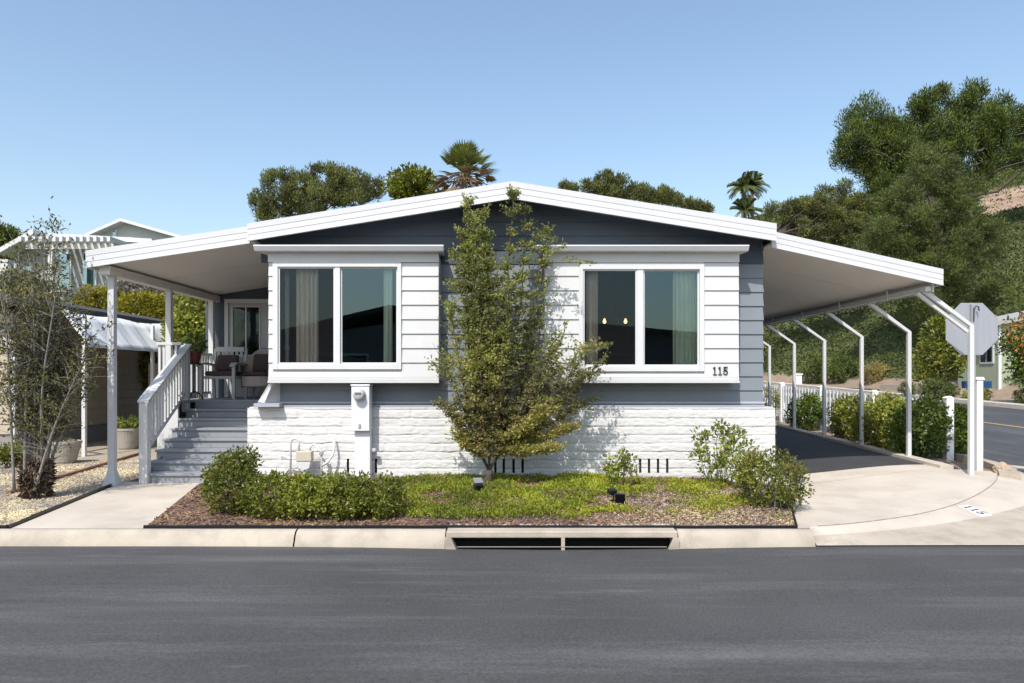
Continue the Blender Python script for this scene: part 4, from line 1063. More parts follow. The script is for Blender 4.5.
mb = MB(); mb.box(fx(24) - .08, fx(29) + .08, HY + .3, HY + .41, fz(284), fz(264)); fr = mb.build('window', M_white, HH)
mb = MB(); mb.box(fx(24.5), fx(28.5), HY + .27, HY + .299, fz(283), fz(265)); mb.build('pane', M_blglass, fr)
mb = MB(); zp = fz(240) - .55; mb.box(fx(45), fx(130), HY - 1.7, HY - 1.55, zp - .30, zp + .02); mb.build('pergola_beam', M_white, HH)
for i in range(14):
    x = fx(46) + i * (fx(130) - fx(46)) / 13
    mb = MB(); mb.box(x - .09, x + .09, HY - 2.3, HY + .3, zp + .025, zp + .32); mb.build('pergola_rafter', M_white, HH)
for pxp in (69, 128):
    mb = MB(); mb.box(fx(pxp) - .14, fx(pxp) + .14, HY - 1.76, HY - 1.49, float(zg(fx(pxp), HY - 1.6)), zp - .302); mb.build('pergola_post', M_white, HH)
UH = thing('upper_house', 'pale gabled house with white fascia rising behind the pergola', 'house', (-24, 46, 6))
UY = 44.0
ux0, ux1, uxm = xat(96, UY), xat(182, UY), xat(126, UY)
mb = MB(); mb.prism([(ux0, 5), (ux1, 5), (ux1, zat(237, UY)), (uxm, zat(222.5, UY)), (ux0, zat(236, UY))], UY, UY + 8); mb.build('wall', mat('pale_grey_siding', (.42, .45, .45), .7, var=.04), UH)
mb = MB(); hex_slab(mb, ux0 - .4, zat(236, UY), uxm, zat(220.5, UY), .22, UY - .8, UY + 8.5); hex_slab(mb, uxm, zat(220.5, UY), ux1 + .4, zat(238, UY), .22, UY - .8, UY + 8.5); mb.build('roof', M_white, UH)
mb = MB(); mb.box(xat(113, UY), xat(117.5, UY), UY - .1, UY + .02, zat(238, UY), zat(230, UY)); fr = mb.build('window', M_white, UH)
mb = MB(); mb.box(xat(113.8, UY), xat(116.7, UY), UY - .13, UY - .101, zat(237, UY), zat(231, UY)); mb.build('pane', M_blglass, fr)
WB = thing('garden_wall', 'white rendered garden wall at the far left edge on the bank', 'wall', (-22, 22, 3))
mb = MB(); gy_ = 24.0; mb.box(xat(-30, gy_), xat(7.5, gy_), gy_, gy_ + .4, 2.0, zat(262, gy_)); mb.box(xat(-30, gy_) - .05, xat(7.5, gy_) + .05, gy_ - .05, gy_ + .45, zat(262, gy_), zat(262, gy_) + .12); mb.build('wall_panel', M_white, WB)

# green house on the right beyond the side street
GH = thing('green_house', 'sage green house with small white framed windows beyond the side street', 'house', (23, 24, .4))
gx_, gy_ = 22.1, 22.0; zb0 = float(zg(18, 22))
mb = MB(); mb.box(gx_, gx_ + 7, gy_, gy_ + 3.0, zb0 - .3, zb0 + 3.3); mb.build('wall', mat('sage_siding', (.36, .40, .29), .7, var=.05, stretch=(5, 5, .3)), GH)
mb = MB(); hex_slab(mb, gx_ - .5, zb0 + 3.35, gx_ + 3.5, zb0 + 4.2, .2, gy_ - .3, gy_ + 3.2); hex_slab(mb, gx_ + 3.5, zb0 + 4.2, gx_ + 7.5, zb0 + 3.35, .2, gy_ - .3, gy_ + 3.2); mb.build('roof', mat('pale_roofing', (.36, .35, .34), .8, var=.1), GH)
for ya_ in (.35, 1.75):
    mb = MB(); mb.box(gx_ - .05, gx_ + .02, gy_ + ya_, gy_ + ya_ + .95, zb0 + 1.5, zb0 + 2.35); fr = mb.build('window', M_white, GH)
    for k_ in range(2):
        mb = MB(); mb.box(gx_ - .06, gx_ - .051, gy_ + ya_ + .08 + k_ * .42, gy_ + ya_ + .45 + k_ * .42, zb0 + 1.58, zb0 + 2.27); mb.build('pane', M_blglass, fr)
mb = MB(); mb.box(gx_ - .05, gx_ + .05, gy_ - .05, gy_ + .05, zb0, zb0 + 3.3); mb.build('corner_trim', M_fence, GH)
# low retaining walls along the far kerb
mb = MB(); ra = Vector((18.9, 30)); rb = Vector((18.9, 37))
mb.box(18.7, 19.0, 26.5, 29.5, .2, .92); tag(mb.build('retaining_wall', mat('brown_block', (.16, .11, .085), .9, var=.25, vscale=5, bump=.4)), 'low brown block retaining wall across the side street', 'retaining wall')
mb = MB(); mb.box(20.3, 20.6, 22, 29, .2, 1.12); tag(mb.build('retaining_wall', mat('pale_block', (.42, .35, .27), .9, var=.2, vscale=4)), 'pale tan retaining wall at the foot of the green hillside', 'retaining wall')
BO = thing('bollard', 'short white post with cap on the far side of the side street', 'bollard', (18.3, 35.5, 1))
bx, by = xat(798, 35.5), 35.5; zb0 = float(zg(bx, by)) + .1
mb = MB(); mb.box(bx - .18, bx + .18, by - .18, by + .18, zb0 - .2, zb0 + .55); mb.build('shaft', M_fence, BO, bevel=.01)
mb = MB(); mb.box(bx - .23, bx + .23, by - .23, by + .23, zb0 + .552, zb0 + .64); mb.build('cap', M_fence, BO, bevel=.02)

# house across the street, behind the camera: what the panes mirror
OH = thing('facing_house', 'grey low gabled home across the street mirrored in the window panes', 'house', (-1, -24, 0))
mb = MB(); mb.prism([(-12, 0), (10, 0), (10, 3.0), (-1.5, 4.6), (-12, 3.0)], -32, -22.5); mb.build('wall', mat('facing_wall', (.16, .17, .18), .8, var=.1), OH)
mb = MB(); hex_slab(mb, -12.6, 3.1, -5.5, 4.75, .2, -32.5, -21.9); hex_slab(mb, -5.5, 4.75, 10.8, 3.3, .2, -32.5, -21.9); mb.build('roof', M_shingle, OH)
for a, b in ((-9, -6.5), (3, 5.5)):
    mb = MB(); mb.box(a, b, -22.5, -22.42, 1.1, 2.6); fr = mb.build('window', M_white, OH)
    mb = MB(); mb.box(a + .1, b - .1, -22.419, -22.40, 1.2, 2.5); mb.build('pane', M_blglass, fr)

# planters
M_pot = mat('concrete_planter', (.36, .33, .29), .9, var=.12, vscale=8, bump=.2, bscale=40)
def planter(x, y, r, h, label):
    z = float(zg(x, y)) - .01
    t = thing('planter', label, 'planter', (x, y, z))
    mb = MB(); mb.lathe([(0, .0), (r * .62, .0), (r * .70, h * .1), (r * .93, h * .72), (r, h * .88), (r * 1.04, h * .9), (r * 1.04, h), (r * .92, h), (r * .90, h * .9), (0, h * .88)], (x, y, z), 28, cap=False); mb.build('pot', M_pot, t, smooth=False)
    return t, z
P1, zp1 = planter(-7.98, 2.6, .26, .40, 'wide grey concrete planter bowl behind the bare shrub')
P2, zp2 = planter(-8.22, 5.1, .28, .45, 'pale concrete planter with green leaves standing left of the porch steps')
# ================================================================== plants
G = lambda *c: [tuple(x) for x in c]
LM_pine = leafmat('pine_needles', G((.046, .078, .018), (.088, .128, .026), (.15, .18, .042)), .25)
LM_pine2 = leafmat('grey_pine_needles', G((.060, .090, .028), (.110, .140, .042), (.17, .182, .062)), .28)
LM_farpine = leafmat('far_conifer_leaves', G((.080, .105, .035), (.145, .165, .055), (.22, .22, .085)), .28)
LM_box = leafmat('glossy_hedge_leaves', G((.075, .11, .018), (.17, .20, .032), (.31, .30, .06)), .28, .4)
LM_box2 = leafmat('deep_green_leaves', G((.040, .078, .018), (.095, .15, .03), (.21, .26, .06)), .28, .38)
LM_lime = leafmat('lime_hedge_leaves', G((.12, .17, .03), (.25, .28, .055), (.44, .43, .13)), .3, .4)
LM_yel = leafmat('yellow_green_leaves', G((.14, .15, .015), (.26, .24, .02), (.38, .32, .03)), .3, .5)
LM_slim = leafmat('slim_tree_leaves', G((.13, .165, .04), (.25, .285, .075), (.42, .43, .17)), .48, .5)
LM_slimy = leafmat('slim_tree_yellowed_leaves', G((.24, .205, .068), (.40, .325, .125), (.54, .45, .22)), .48, .55)
LM_cover = leafmat('ground_cover_leaves', G((.13, .185, .018), (.26, .31, .03), (.38, .41, .06)), .35, .5)
LM_coverd = leafmat('dry_cover_leaves', G((.26, .20, .04), (.34, .24, .08)), .3, .6)
LM_hill = leafmat('hill_cover_leaves', G((.070, .095, .030), (.115, .14, .042), (.16, .175, .058)), .25, .6, .25, .3)
LM_twig = leafmat('sparse_olive_leaves', G((.065, .075, .025), (.12, .12, .04), (.16, .14, .07)), .25, .6)
LM_rose = leafmat('rose_leaves', G((.09, .13, .03), (.19, .23, .06), (.30, .32, .10)), .3, .4)
LM_pale = leafmat('pale_new_leaves', G((.40, .36, .16), (.55, .45, .28)), .3, .5)
LM_dead = leafmat('dead_fronds', G((.16, .10, .055), (.27, .18, .10), (.34, .25, .15)), .2, .8)
LM_palm = leafmat('palm_fronds', G((.07, .11, .025), (.16, .20, .05), (.26, .28, .10)), .25, .45)
LM_flower = leafmat('orange_flowers', G((.46, .13, .03), (.52, .22, .06)), .3, .6)
LM_white = leafmat('white_flowers', G((.50, .47, .46), (.62, .55, .52)), .3, .6)
LM_grey = leafmat('grey_brush_leaves', G((.20, .19, .15), (.33, .31, .26), (.28, .24, .18)), .2, .7)

def limb(mb, a, b, r0, r1, n=6, sag=0.12, k=6, seed=0.0):
    a, b = Vector(a), Vector(b); L = (b - a).length
    pts, rs = [], []
    for i in range(n + 1):
        t = i / n; p = a.lerp(b, t)
        w = math.sin(math.pi * t) * L * sag
        p += Vector((mnoise.noise(Vector((seed + t * 2, 1, 0))), mnoise.noise(Vector((seed + t * 2, 7, 0))), mnoise.noise(Vector((seed + t * 2, 13, 0))))) * w
        pts.append(p); rs.append(r0 + (r1 - r0) * t)
    mb.tube(pts, rs, k, True)
    return pts
def lobes_px(Y, lst, dk=0.8):
    out = []
    for px, py, rx, ry in lst:
        c = at(px, py, Y); s = (Y - CAM_Y) / FPX
        out.append((np.array(c) + np.array([0, RNG.uniform(-.2, .2) * rx * s, 0]), np.array([rx * s, dk * max(rx, ry) * s, ry * s])))
    return out
def clump_points(lobes, dens, rng=RNG, inner=0.25):
    """clump centres spread over the lobes in proportion to their size"""
    vol = np.array([r.prod() ** (2 / 3) for _, r in lobes]); vol /= vol.sum()
    C = []
    for (c, r), v in zip(lobes, vol):
        n = max(3, int(dens * v))
        u = rand_dirs(n, rng) * (rng.uniform(inner, 1.0, (n, 1)) ** 0.5)
        C.append(c + u * r)
    return np.concatenate(C)
def clump_leaves(C, cr, per, ln, wd, outward=0.7, up=0.25, flat=1.0, rng=RNG, centre=None):
    n = len(C); k = per
    crs = cr * rng.uniform(0.6, 1.35, (n, 1))
    u = in_ball(n * k, rng, 0.5).reshape(n, k, 3); u[..., 2] *= flat
    pos = (C[:, None, :] + u * crs[:, None, :]).reshape(-1, 3)
    dr = unit(u.reshape(-1, 3)) * outward + rand_dirs(n * k, rng) * (1 - outward * .6) + np.array([0, 0, up])
    return leaf_arrays(pos, unit(dr), ln, wd, rng)
def big_tree(name, label, base, lobes, dens, cr, per, ln, wd, lm, tr, group=None, cat='tree', flat=0.8, up=0.25, bark=None, limbs=26, trunk_to=None, inner=0.25, outward=0.7):
    t = thing(name, label, cat, base, group)
    C = clump_points(lobes, dens, inner=inner)
    v = clump_leaves(C, cr, per, ln, wd, outward, up, flat)
    leaf_obj('crown', [v], lm, t)
    mb = MB(); top = np.mean([c for c, r in lobes], axis=0) if trunk_to is None else np.array(trunk_to)
    b = Vector(base)
    pts = limb(mb, b - Vector((0, 0, .2)), top, tr, tr * .35, 8, .06, 8, base[0])
    mb.build('trunk', bark or M_bark2, t, smooth=True)
    mb = MB()
    for q in C[RNG.choice(len(C), min(limbs, len(C)), replace=False)]:
        zz = min(max(q[2] - .35 * np.linalg.norm(q[:2] - top[:2]), pts[1].z), pts[-1].z)
        s = min(pts, key=lambda p: abs(p.z - zz))
        limb(mb, s, q, tr * .32, tr * .06, 6, .18, 5, q[0])
    mb.build('limbs', bark or M_bark2, t, smooth=True)
    return t
def shrub(name, label, base, lobes, dens, cr, per, ln, wd, lm, group=None, stems=14, flat=1.0, up=.3, extra=None, inner=.55, bark=None, cat='shrub', outward=.7):
    t = thing(name, label, cat, base, group)
    C = clump_points(lobes, dens, inner=inner)
    C = C[C[:, 2] > base[2] + .02]
    ch = [clump_leaves(C, cr, per, ln, wd, outward, up, flat)]; ms = [lm]; mi = [0]
    if extra:
        lm2, frac, l2, w2, topz = extra
        sel = C[C[:, 2] > base[2] + topz]
        if len(sel):
            C2 = sel[RNG.choice(len(sel), max(1, int(len(sel) * frac)), replace=False)] + np.array([0, 0, cr * .5])
            ch.append(clump_leaves(C2, cr * .8, max(3, per // 3), l2, w2, .8, .5)); ms.append(lm2); mi.append(1)
    leaf_obj('foliage', ch, ms, t, mi)
    mb = MB()
    for q in C[RNG.choice(len(C), min(stems, len(C)), replace=False)]:
        a = Vector((base[0] + RNG.uniform(-.25, .25) * (lobes[0][1][0]), base[1] + RNG.uniform(-.25, .25) * lobes[0][1][1], base[2] - .04))
        if len(lobes) > 1: a.x = base[0] + (q[0] - base[0]) * .6
        limb(mb, a, q, max(.006, .03 * lobes[0][1][2]), .003, 5, .15, 5, q[0] * 3)
    mb.build('stems', bark or M_bark, t, smooth=True)
    return t
def el(x, y, z, rx, ry, rz): return (np.array([x, y, z], float), np.array([rx, ry, rz], float))

# ------------------------------------------------------------------ slim tree in front of the house
def slim_tree():
    bx, by = xat(487, -0.72), -0.72; bz = 0.10
    t = thing('slim_tree', 'tall slim small leaved tree growing against the front wall between the bay windows', 'tree', (bx, by, bz))
    mb = MB(); tw = MB()
    s = lambda px, py, dy=0.0: Vector(((px - 512) * (10 + by + dy) / FPX, by + dy, CAM_Z + (377 - py) * (10 + by + dy) / FPX))
    base = Vector((bx, by, bz - .1))
    fork = s(489, 470)
    limb(mb, base, fork, .060, .050, 5, .06, 8, 1)
    mains = [  # leaders: way points, end point and how leafy each is
        ([(478, 430), (466, 330), (468, 205)], 1.0), ([(484, 425), (476, 310), (484, 218)], 1.0), ([(490, 425), (486, 345), (462, 235)], .9), ([(484, 420), (474, 300), (477, 225)], .9),
        ([(494, 432), (502, 330), (514, 198)], .8), ([(500, 428), (522, 310), (525, 212)], .8), ([(504, 440), (536, 345), (546, 235)], .6), ([(484, 425), (470, 320), (452, 260)], .9), ([(486, 425), (480, 330), (471, 250)], 1.0), ([(490, 425), (490, 320), (486, 240)], .9),
        ([(496, 430), (506, 370), (508, 290)], .8), ([(492, 430), (496, 350), (494, 270)], .8), ([(502, 440), (522, 400), (530, 330)], .7),
        ([(505, 440), (550, 400), (588, 352)], .5), ([(505, 445), (545, 415), (590, 378)], .7), ([(505, 450), (550, 425), (585, 402)], .8), ([(506, 455), (545, 438), (572, 428)], 1.0),
        ([(505, 460), (530, 452), (556, 448)], 1.0), ([(500, 462), (515, 455), (530, 452)], .9), ([(498, 455), (520, 435), (545, 410)], 1.0), ([(500, 450), (525, 415), (552, 375)], .8), ([(500, 445), (530, 390), (560, 345)], .7),
        ([(482, 458), (468, 448), (462, 436)], .8), ([(482, 452), (464, 430), (450, 408)], .8), ([(480, 445), (460, 400), (446, 365)], .5), ([(478, 440), (462, 380), (452, 318)], .5),
        ([(492, 450), (500, 430), (508, 405)], 1.0), ([(488, 450), (482, 425), (476, 385)], 1.0), ([(490, 445), (492, 410), (498, 370)], 1.0), ([(496, 455), (512, 440), (528, 425)], 1.0)]
    tips = []
    rng = np.random.default_rng(5)
    twpts = []
    for i, (m, leafy) in enumerate(mains):
        dy = rng.uniform(-.35, .35)
        stem = (477, 447) if m[0][0] < 488 else ((490, 440) if m[0][0] < 499 else (502, 449))
        pts = [fork, s(*stem)] + [s(a, b, dy * (j + 1) / 3) for j, (a, b) in enumerate(m) if j or b < 440]
        fine = [Vector(p) for p in smoothline([tuple(p) for p in pts], 16, 2)]
        mb.tube(fine, list(np.linspace(.022, .003, 16)), 6, True)
        L = [p for p in fine[(3 if len(m) and m[-1][1] < 300 else 5):]]
        for k, p in enumerate(L):
            for q in range(7):
                h = (p.z - bz)
                ln = rng.uniform(.10, .34) * (1.1 if 1.0 < h < 2.6 else .8 if h < 2.95 else .5)
                dr = Vector((rng.normal() * .55, rng.normal() * .5, rng.uniform(.15, 1.0))).normalized()
                if h < 1.2: dr.z *= .3; ln *= .8
                e = p + dr * ln
                pp = [p, p + dr * ln * .5 + Vector((0, 0, -.02)), e]
                tw.tube(pp, [.0045, .003, .0015], 4, False)
                if rng.uniform() < leafy: twpts.append((p, e))
    # stray shoots
    for a, b in (((472, 218), (466, 205)), ((513, 204), (510, 190)), ((560, 260), (592, 262)), ((452, 385), (430, 360)), ((570, 350), (608, 345)), ((570, 385), (602, 372)), ((462, 405), (434, 402)), ((562, 395), (590, 410)), ((540, 260), (563, 245)), ((575, 385), (606, 356)), ((530, 235), (556, 240))):
        p, e = s(*a), s(*b)
        tw.tube([p, (p + e) / 2 + Vector((0, 0, .03)), e], [.005, .004, .002], 4, False); twpts += [(p, e)] * 3
    pos, dirs = [], []
    for p, e in twpts:
        n = int(rng.integers(19, 31))
        for j in range(n):
            f = rng.uniform(.1, 1.05)
            q = p.lerp(e, f); o = rng.normal(size=3) * .022
            pos.append((q.x + o[0], q.y + o[1], q.z + o[2])); dd = (e - p).normalized()
            dirs.append((dd.x * .6 + rng.normal() * .7, dd.y * .6 + rng.normal() * .7, dd.z * .6 + rng.normal() * .5))
    pos = np.array(pos); dirs = unit(np.array(dirs))
    # no leaves through the wall
    pos[:, 1] = np.minimum(pos[:, 1], -.30)
    hh = pos[:, 2] - bz
    py_ = rng.uniform(0, 1, len(pos)) < np.clip(0.62 - 0.45 * (hh - 0.9), 0.06, .62)
    keep = rng.uniform(0, 1, len(pos)) < np.where(hh < .38, .25, 1.0)
    a_, b_ = keep & ~py_, keep & py_
    leaf_obj('crown', [leaf_arrays(pos[a_], dirs[a_], .047, .027, rng), leaf_arrays(pos[b_], dirs[b_], .042, .026, rng)], [LM_slim, LM_slimy], t, [0, 1])
    mb.build('trunk', M_bark2, t, smooth=True); tw.build('twigs', M_bark, t)
slim_tree()

# ------------------------------------------------------------------ hedge and shrubs in the front bed
HG = 'clipped shrubs along the front bed'
shrub('shrub', 'tallest rounded green shrub at the left end of the front hedge by the walkway', (-3.08, -2.2, 0.02), [el(-3.08, -2.25, .32, .30, .28, .26), el(-2.96, -2.2, .58, .13, .16, .14), el(-3.2, -2.2, .50, .14, .16, .14)], 190, .075, 26, .042, .025, LM_box, HG, 18, inner=.7)
shrub('shrub', 'low clipped green shrub in the front hedge left of the meter cabinet', (-2.45, -2.35, 0.02), [el(-2.55, -2.35, .25, .38, .34, .20), el(-2.15, -2.38, .25, .34, .34, .20)], 230, .075, 26, .042, .025, LM_box, HG, 22, inner=.7)
shrub('shrub', 'low clipped green shrub at the right end of the front hedge below the meter cabinet', (-1.65, -2.35, 0.02), [el(-1.80, -2.38, .25, .36, .35, .21), el(-1.47, -2.35, .24, .32, .33, .21)], 230, .075, 26, .042, .025, LM_box, HG, 22, inner=.7)
shrub('shrub', 'woody reddish green shrub at the driveway corner of the front bed', (2.95, -1.95, 0.02), [el(2.95, -1.95, .36, .36, .36, .30), el(3.15, -1.9, .26, .24, .26, .2), el(2.75, -1.85, .42, .22, .24, .18)], 170, .085, 20, .046, .024, LM_box, None, 40, extra=(LM_dead, .3, .04, .02, .1), inner=.6)
M_stem = mat('green_stem', (.13, .11, .06), .8, var=.2)
rosepts = [(705, 440), (722, 432), (738, 437), (750, 450), (742, 462), (718, 455), (700, 455), (728, 447), (712, 470), (746, 474)]
shrub('rose_bush', 'pale leaved rose bush growing against the white wall beside the woody shrub', (xat(722, -.85), -.85, .08), [(np.array(at(a, b, -.85)) + np.array([0, RNG.uniform(-.15, .15), 0]), np.array([.12, .14, .11])) for a, b in rosepts], 85, .075, 13, .062, .036, LM_rose, None, 26, extra=(LM_pale, .35, .05, .03, .35), inner=.3, bark=M_stem)
small = [(612, 465), (624, 457), (630, 466), (618, 474), (608, 472)]
shrub('rose_bush', 'small pale leaved rose bush standing in the ground cover near the solar panel', (xat(616, -1.1), -1.1, .1), [(np.array(at(a, b, -1.1)) + np.array([0, RNG.uniform(-.1, .1), 0]), np.array([.09, .10, .10])) for a, b in small], 48, .06, 12, .055, .032, LM_rose, None, 16, extra=(LM_pale, .4, .045, .028, .2), inner=.3, bark=M_stem)

# ground cover in the bed (nobody could count it)
def cover():
    rng = np.random.default_rng(3); n = 52000
    x = rng.uniform(-1.5, 2.95, n); y = rng.uniform(-2.55, -.06, n)
    f = np.array([mnoise.fractal(Vector((a * 1.5, b * 1.9, 4)), .7, 2, 4) for a, b in zip(x, y)])
    edge = np.minimum.reduce([(x + 1.5) * .9, (y + 2.62) * .9, (2.95 - x) * .8])
    dens = np.clip(f * 1.5 + np.where(x < 1.1, .75, .5) + np.minimum(0, edge - .35) * 1.6, 0, 1)
    dens *= np.where((x > 1.3) & (y < -1.35), np.clip(.12 + f, 0, .5), 1)
    dens *= np.where((x > 1.75) & (y > -1.35), .75, 1)
    k = rng.uniform(0, 1, n) < dens
    x, y, f = x[k], y[k], f[k]; n = len(x)
    hgt = .02 + .05 * np.clip(f + .5, 0, 1) * rng.uniform(.5, 1.1, n)
    z = bedz(x, y) + rng.uniform(0, 1, n) * hgt
    dr = unit(np.stack([rng.normal(size=n) * .6, rng.normal(size=n) * .6, rng.uniform(.2, 1.1, n)], 1))
    dry = rng.uniform(0, 1, n) < np.where(x > 1.2, .16, .05) + .1 * (f < 0)
    P_ = np.stack([x, y, z], 1)
    struct(leaf_obj('ground_cover', [leaf_arrays(P_[~dry], dr[~dry], .048, .017, rng), leaf_arrays(P_[dry], dr[dry], .045, .016, rng)], [LM_cover, LM_coverd], None, [0, 1]), 'stuff')
cover()
# bark chips and gravel stones
def chips(name, n, xr, yr, zf, size, ms, ks, keepf, seed, flat=.35):
    rng = np.random.default_rng(seed)
    x = rng.uniform(*xr, n); y = rng.uniform(*yr, n); k = keepf(x, y, rng); x, y = x[k], y[k]; n = len(x)
    z = zf(x, y) + size * .15
    O = np.array([(1, 0, 0), (0, 1, 0), (-1, 0, 0), (0, -1, 0), (0, 0, 1), (0, 0, -1)], float)
    F = np.array([(0, 1, 4), (1, 2, 4), (2, 3, 4), (3, 0, 4), (1, 0, 5), (2, 1, 5), (3, 2, 5), (0, 3, 5)])
    sc = size * np.stack([rng.uniform(.5, 1.3, n), rng.uniform(.3, .8, n), rng.uniform(.5, 1.2, n) * flat], 1)
    V = O[None] * sc[:, None, :] * rng.uniform(.75, 1.25, (n, 6, 1))
    a = rng.uniform(0, 6.28, n); b = rng.normal(size=n) * .45
    ca, sa, cb, sb = np.cos(a)[:, None], np.sin(a)[:, None], np.cos(b)[:, None], np.sin(b)[:, None]
    X, Y, Z_ = V[..., 0], V[..., 1], V[..., 2]
    X, Z_ = X * cb - Z_ * sb, X * sb + Z_ * cb
    X, Y = X * ca - Y * sa, X * sa + Y * ca
    V = np.stack([X + x[:, None], Y + y[:, None], Z_ + z[:, None]], 2).reshape(-1, 3)
    f = (F[None] + 6 * np.arange(n)[:, None, None]).reshape(-1, 3)
    struct(link_mesh(name, V, f, ms, None), 'stuff')
C_bark = leafmat('bark_chip', G((.075, .045, .036), (.17, .105, .082), (.26, .18, .145)), 0, .9)
C_stone = leafmat('tan_stone', G((.26, .21, .16), (.46, .40, .32), (.58, .53, .46)), 0, .9)
inbed = lambda x, y: x > -3.70 - .76 * (y + 2.9) / 2.96 + .02
chips('bark_mulch', 15000, (-4.4, 3.3), (-2.88, -.05), bedz, .032, C_bark, None, lambda x, y, r: inbed(x, y) & (x < 2.86 + .35 * (y + 2.9)) & (r.uniform(0, 1, len(x)) < np.where(x > 1.0, .45, 1)), 21)
C_stone2 = leafmat('bed_stone', G((.17, .12, .09), (.32, .26, .20), (.48, .42, .35)), 0, .9)
chips('bed_gravel', 12000, (.6, 3.4), (-2.88, -.6), bedz, .015, C_stone2, None, lambda x, y, r: (x < 2.86 + .35 * (y + 2.9)) & (r.uniform(0, 1, len(x)) < np.clip((x - .7) * .9, 0, 1)), 22, .6)
chips('yard_gravel', 40000, (-9.5, -5.1), (-2.86, 3.0), lambda x, y: zg(x, y) - .012, .022, C_stone, None, lambda x, y, r: (x < -5.10 - .19 * (y + 2.9)) & (r.uniform(0, 1, len(x)) < np.clip(1.15 - (y + 2.9) * .13, .3, 1)), 23, .6)

# ------------------------------------------------------------------ bare multi-stemmed shrub at the left
def twig_shrub():
    rng = np.random.default_rng(9)
    Y = -1.0; bx, bz = xat(37, Y), -.02
    t = thing('bare_shrub', 'tall sparse grey stemmed shrub with a shaggy base on the gravel at left', 'shrub', (bx, Y, bz))
    mb = MB(); tw = MB(); pos, dirs = [], []
    ends = [(4, 275), (18, 250), (30, 262), (46, 228), (52, 232), (60, 262), (72, 300), (86, 330), (22, 300), (-14, 300), (-30, 340), (40, 280), (66, 290), (8, 330), (78, 345), (92, 372), (52, 275), (34, 310), (-6, 265), (60, 320), (26, 340), (84, 360), (70, 350)]
    for i, (px, py) in enumerate(ends):
        e = Vector(at(px, py, Y + rng.uniform(-.6, .5)))
        b = Vector((bx + rng.normal() * .07, Y + rng.normal() * .07, .1))
        mid = b.lerp(e, .45); mid.x = b.x + (e.x - b.x) * .33 + rng.normal() * .04; mid.y += rng.normal() * .05
        fine = [Vector(p) for p in smoothline([tuple(b), tuple(mid), tuple(b.lerp(e, .75) + Vector((rng.normal() * .06, rng.normal() * .05, 0))), tuple(e)], 14, 2)]
        mb.tube(fine, list(np.linspace(rng.uniform(.013, .024), .004, 14)), 5, True)
        for k, p in enumerate(fine[3:]):
            for q in range(4):
                dr = Vector((rng.normal() * .7, rng.normal() * .6, rng.uniform(.1, 1))).normalized(); ln = rng.uniform(.12, .42)
                e2 = p + dr * ln; tw.tube([p, p.lerp(e2, .5) + Vector((0, 0, .015)), e2], [.004, .003, .0015], 4, False)
                n = int(rng.integers(6, 15)) if p.z > .75 else int(rng.integers(0, 4))
                for j in range(n):
                    c = p.lerp(e2, rng.uniform(.2, 1.05)); o = rng.normal(size=3) * .03
                    pos.append((c.x + o[0], c.y + o[1], c.z + o[2])); dirs.append(rng.normal(size=3) * .8 + np.array([0, 0, .3]))
    pos, dirs = np.array(pos), unit(np.array(dirs))
    leaf_obj('foliage', [leaf_arrays(pos, dirs, .055, .026, rng)], LM_twig, t)
    mb.build('stems', mat('pale_grey_bark', (.24, .22, .20), .9, var=.25, vscale=14), t, smooth=True); tw.build('twigs', mat('pale_grey_bark', (.24, .22, .2)), t)
    mb = MB()
    pts = []; n = 700
    u = rng.uniform(0, 1, n); a = rng.uniform(0, 6.28, n); r = .115 * (.75 + .35 * np.sin(u * 3.0))
    P_ = np.stack([bx + r * np.cos(a), Y + r * np.sin(a), bz + .02 + u * .50], 1)
    D_ = unit(np.stack([np.cos(a) * .6 + rng.normal(size=n) * .4, np.sin(a) * .6 + rng.normal(size=n) * .4, rng.normal(size=n) * .5 - .3], 1))
    leaf_obj('shaggy_base', [leaf_arrays(P_, D_, .11, .035, rng)], leafmat('shaggy_bark', G((.045, .030, .025), (.11, .075, .06), (.2, .15, .12)), 0, .9), t)
    mb.lathe([(.13, -.05), (.115, .1), (.10, .25), (.11, .4), (.05, .5), (0, .52)], (bx, Y, bz), 12); mb.build('stump', M_bark2, t, smooth=True)
twig_shrub()
# ------------------------------------------------------------------ pot plants
def potplant(name, label, x, y, z, r, h, n, ln, wd, lm, cat='plant'):
    t = thing(name, label, cat, (x, y, z))
    rng = RNG
    a = rng.uniform(0, 6.28, n); q = np.sqrt(rng.uniform(0, 1, n)) * r
    P_ = np.stack([x + q * np.cos(a), y + q * np.sin(a), z + rng.uniform(.02, 1, n) * h * (1 - .5 * (q / r) ** 2)], 1)
    D_ = unit(np.stack([np.cos(a) * .7, np.sin(a) * .7, rng.uniform(.1, 1, n)], 1) + rng.normal(size=(n, 3)) * .35)
    leaf_obj('foliage', [leaf_arrays(P_, D_, ln, wd)], lm, t)
    mb = MB()
    for i in range(10):
        j = rng.integers(0, n); limb(mb, (x + rng.normal() * r * .15, y + rng.normal() * r * .15, z - .03), P_[j], .006, .003, 4, .1, 4, i)
    mb.build('stems', M_stem, t)
    return t
potplant('potted_plant', 'broad leaved bright green plant in the pale planter left of the steps', -8.22, 5.1, zp2 + .40, .24, .28, 150, .13, .075, LM_rose)
potplant('potted_plant', 'small low green plant in the wide grey planter behind the bare shrub', -7.98, 2.6, zp1 + .35, .18, .12, 80, .06, .03, LM_twig)
pt = thing('flower_pot', 'reddish brown flower pot standing on the slim metal plant stand', 'flower pot', (xq, yq, FLOOR + .632))
mb = MB(); mb.lathe([(0, .632), (.085, .632), (.12, .80), (.135, .80), (.135, .84), (.115, .84), (.11, .81), (0, .80)], (xq, yq, FLOOR), 20, cap=False); mb.build('pot', mat('red_brown_glaze', (.13, .035, .022), .35, var=.1), pt, smooth=False)
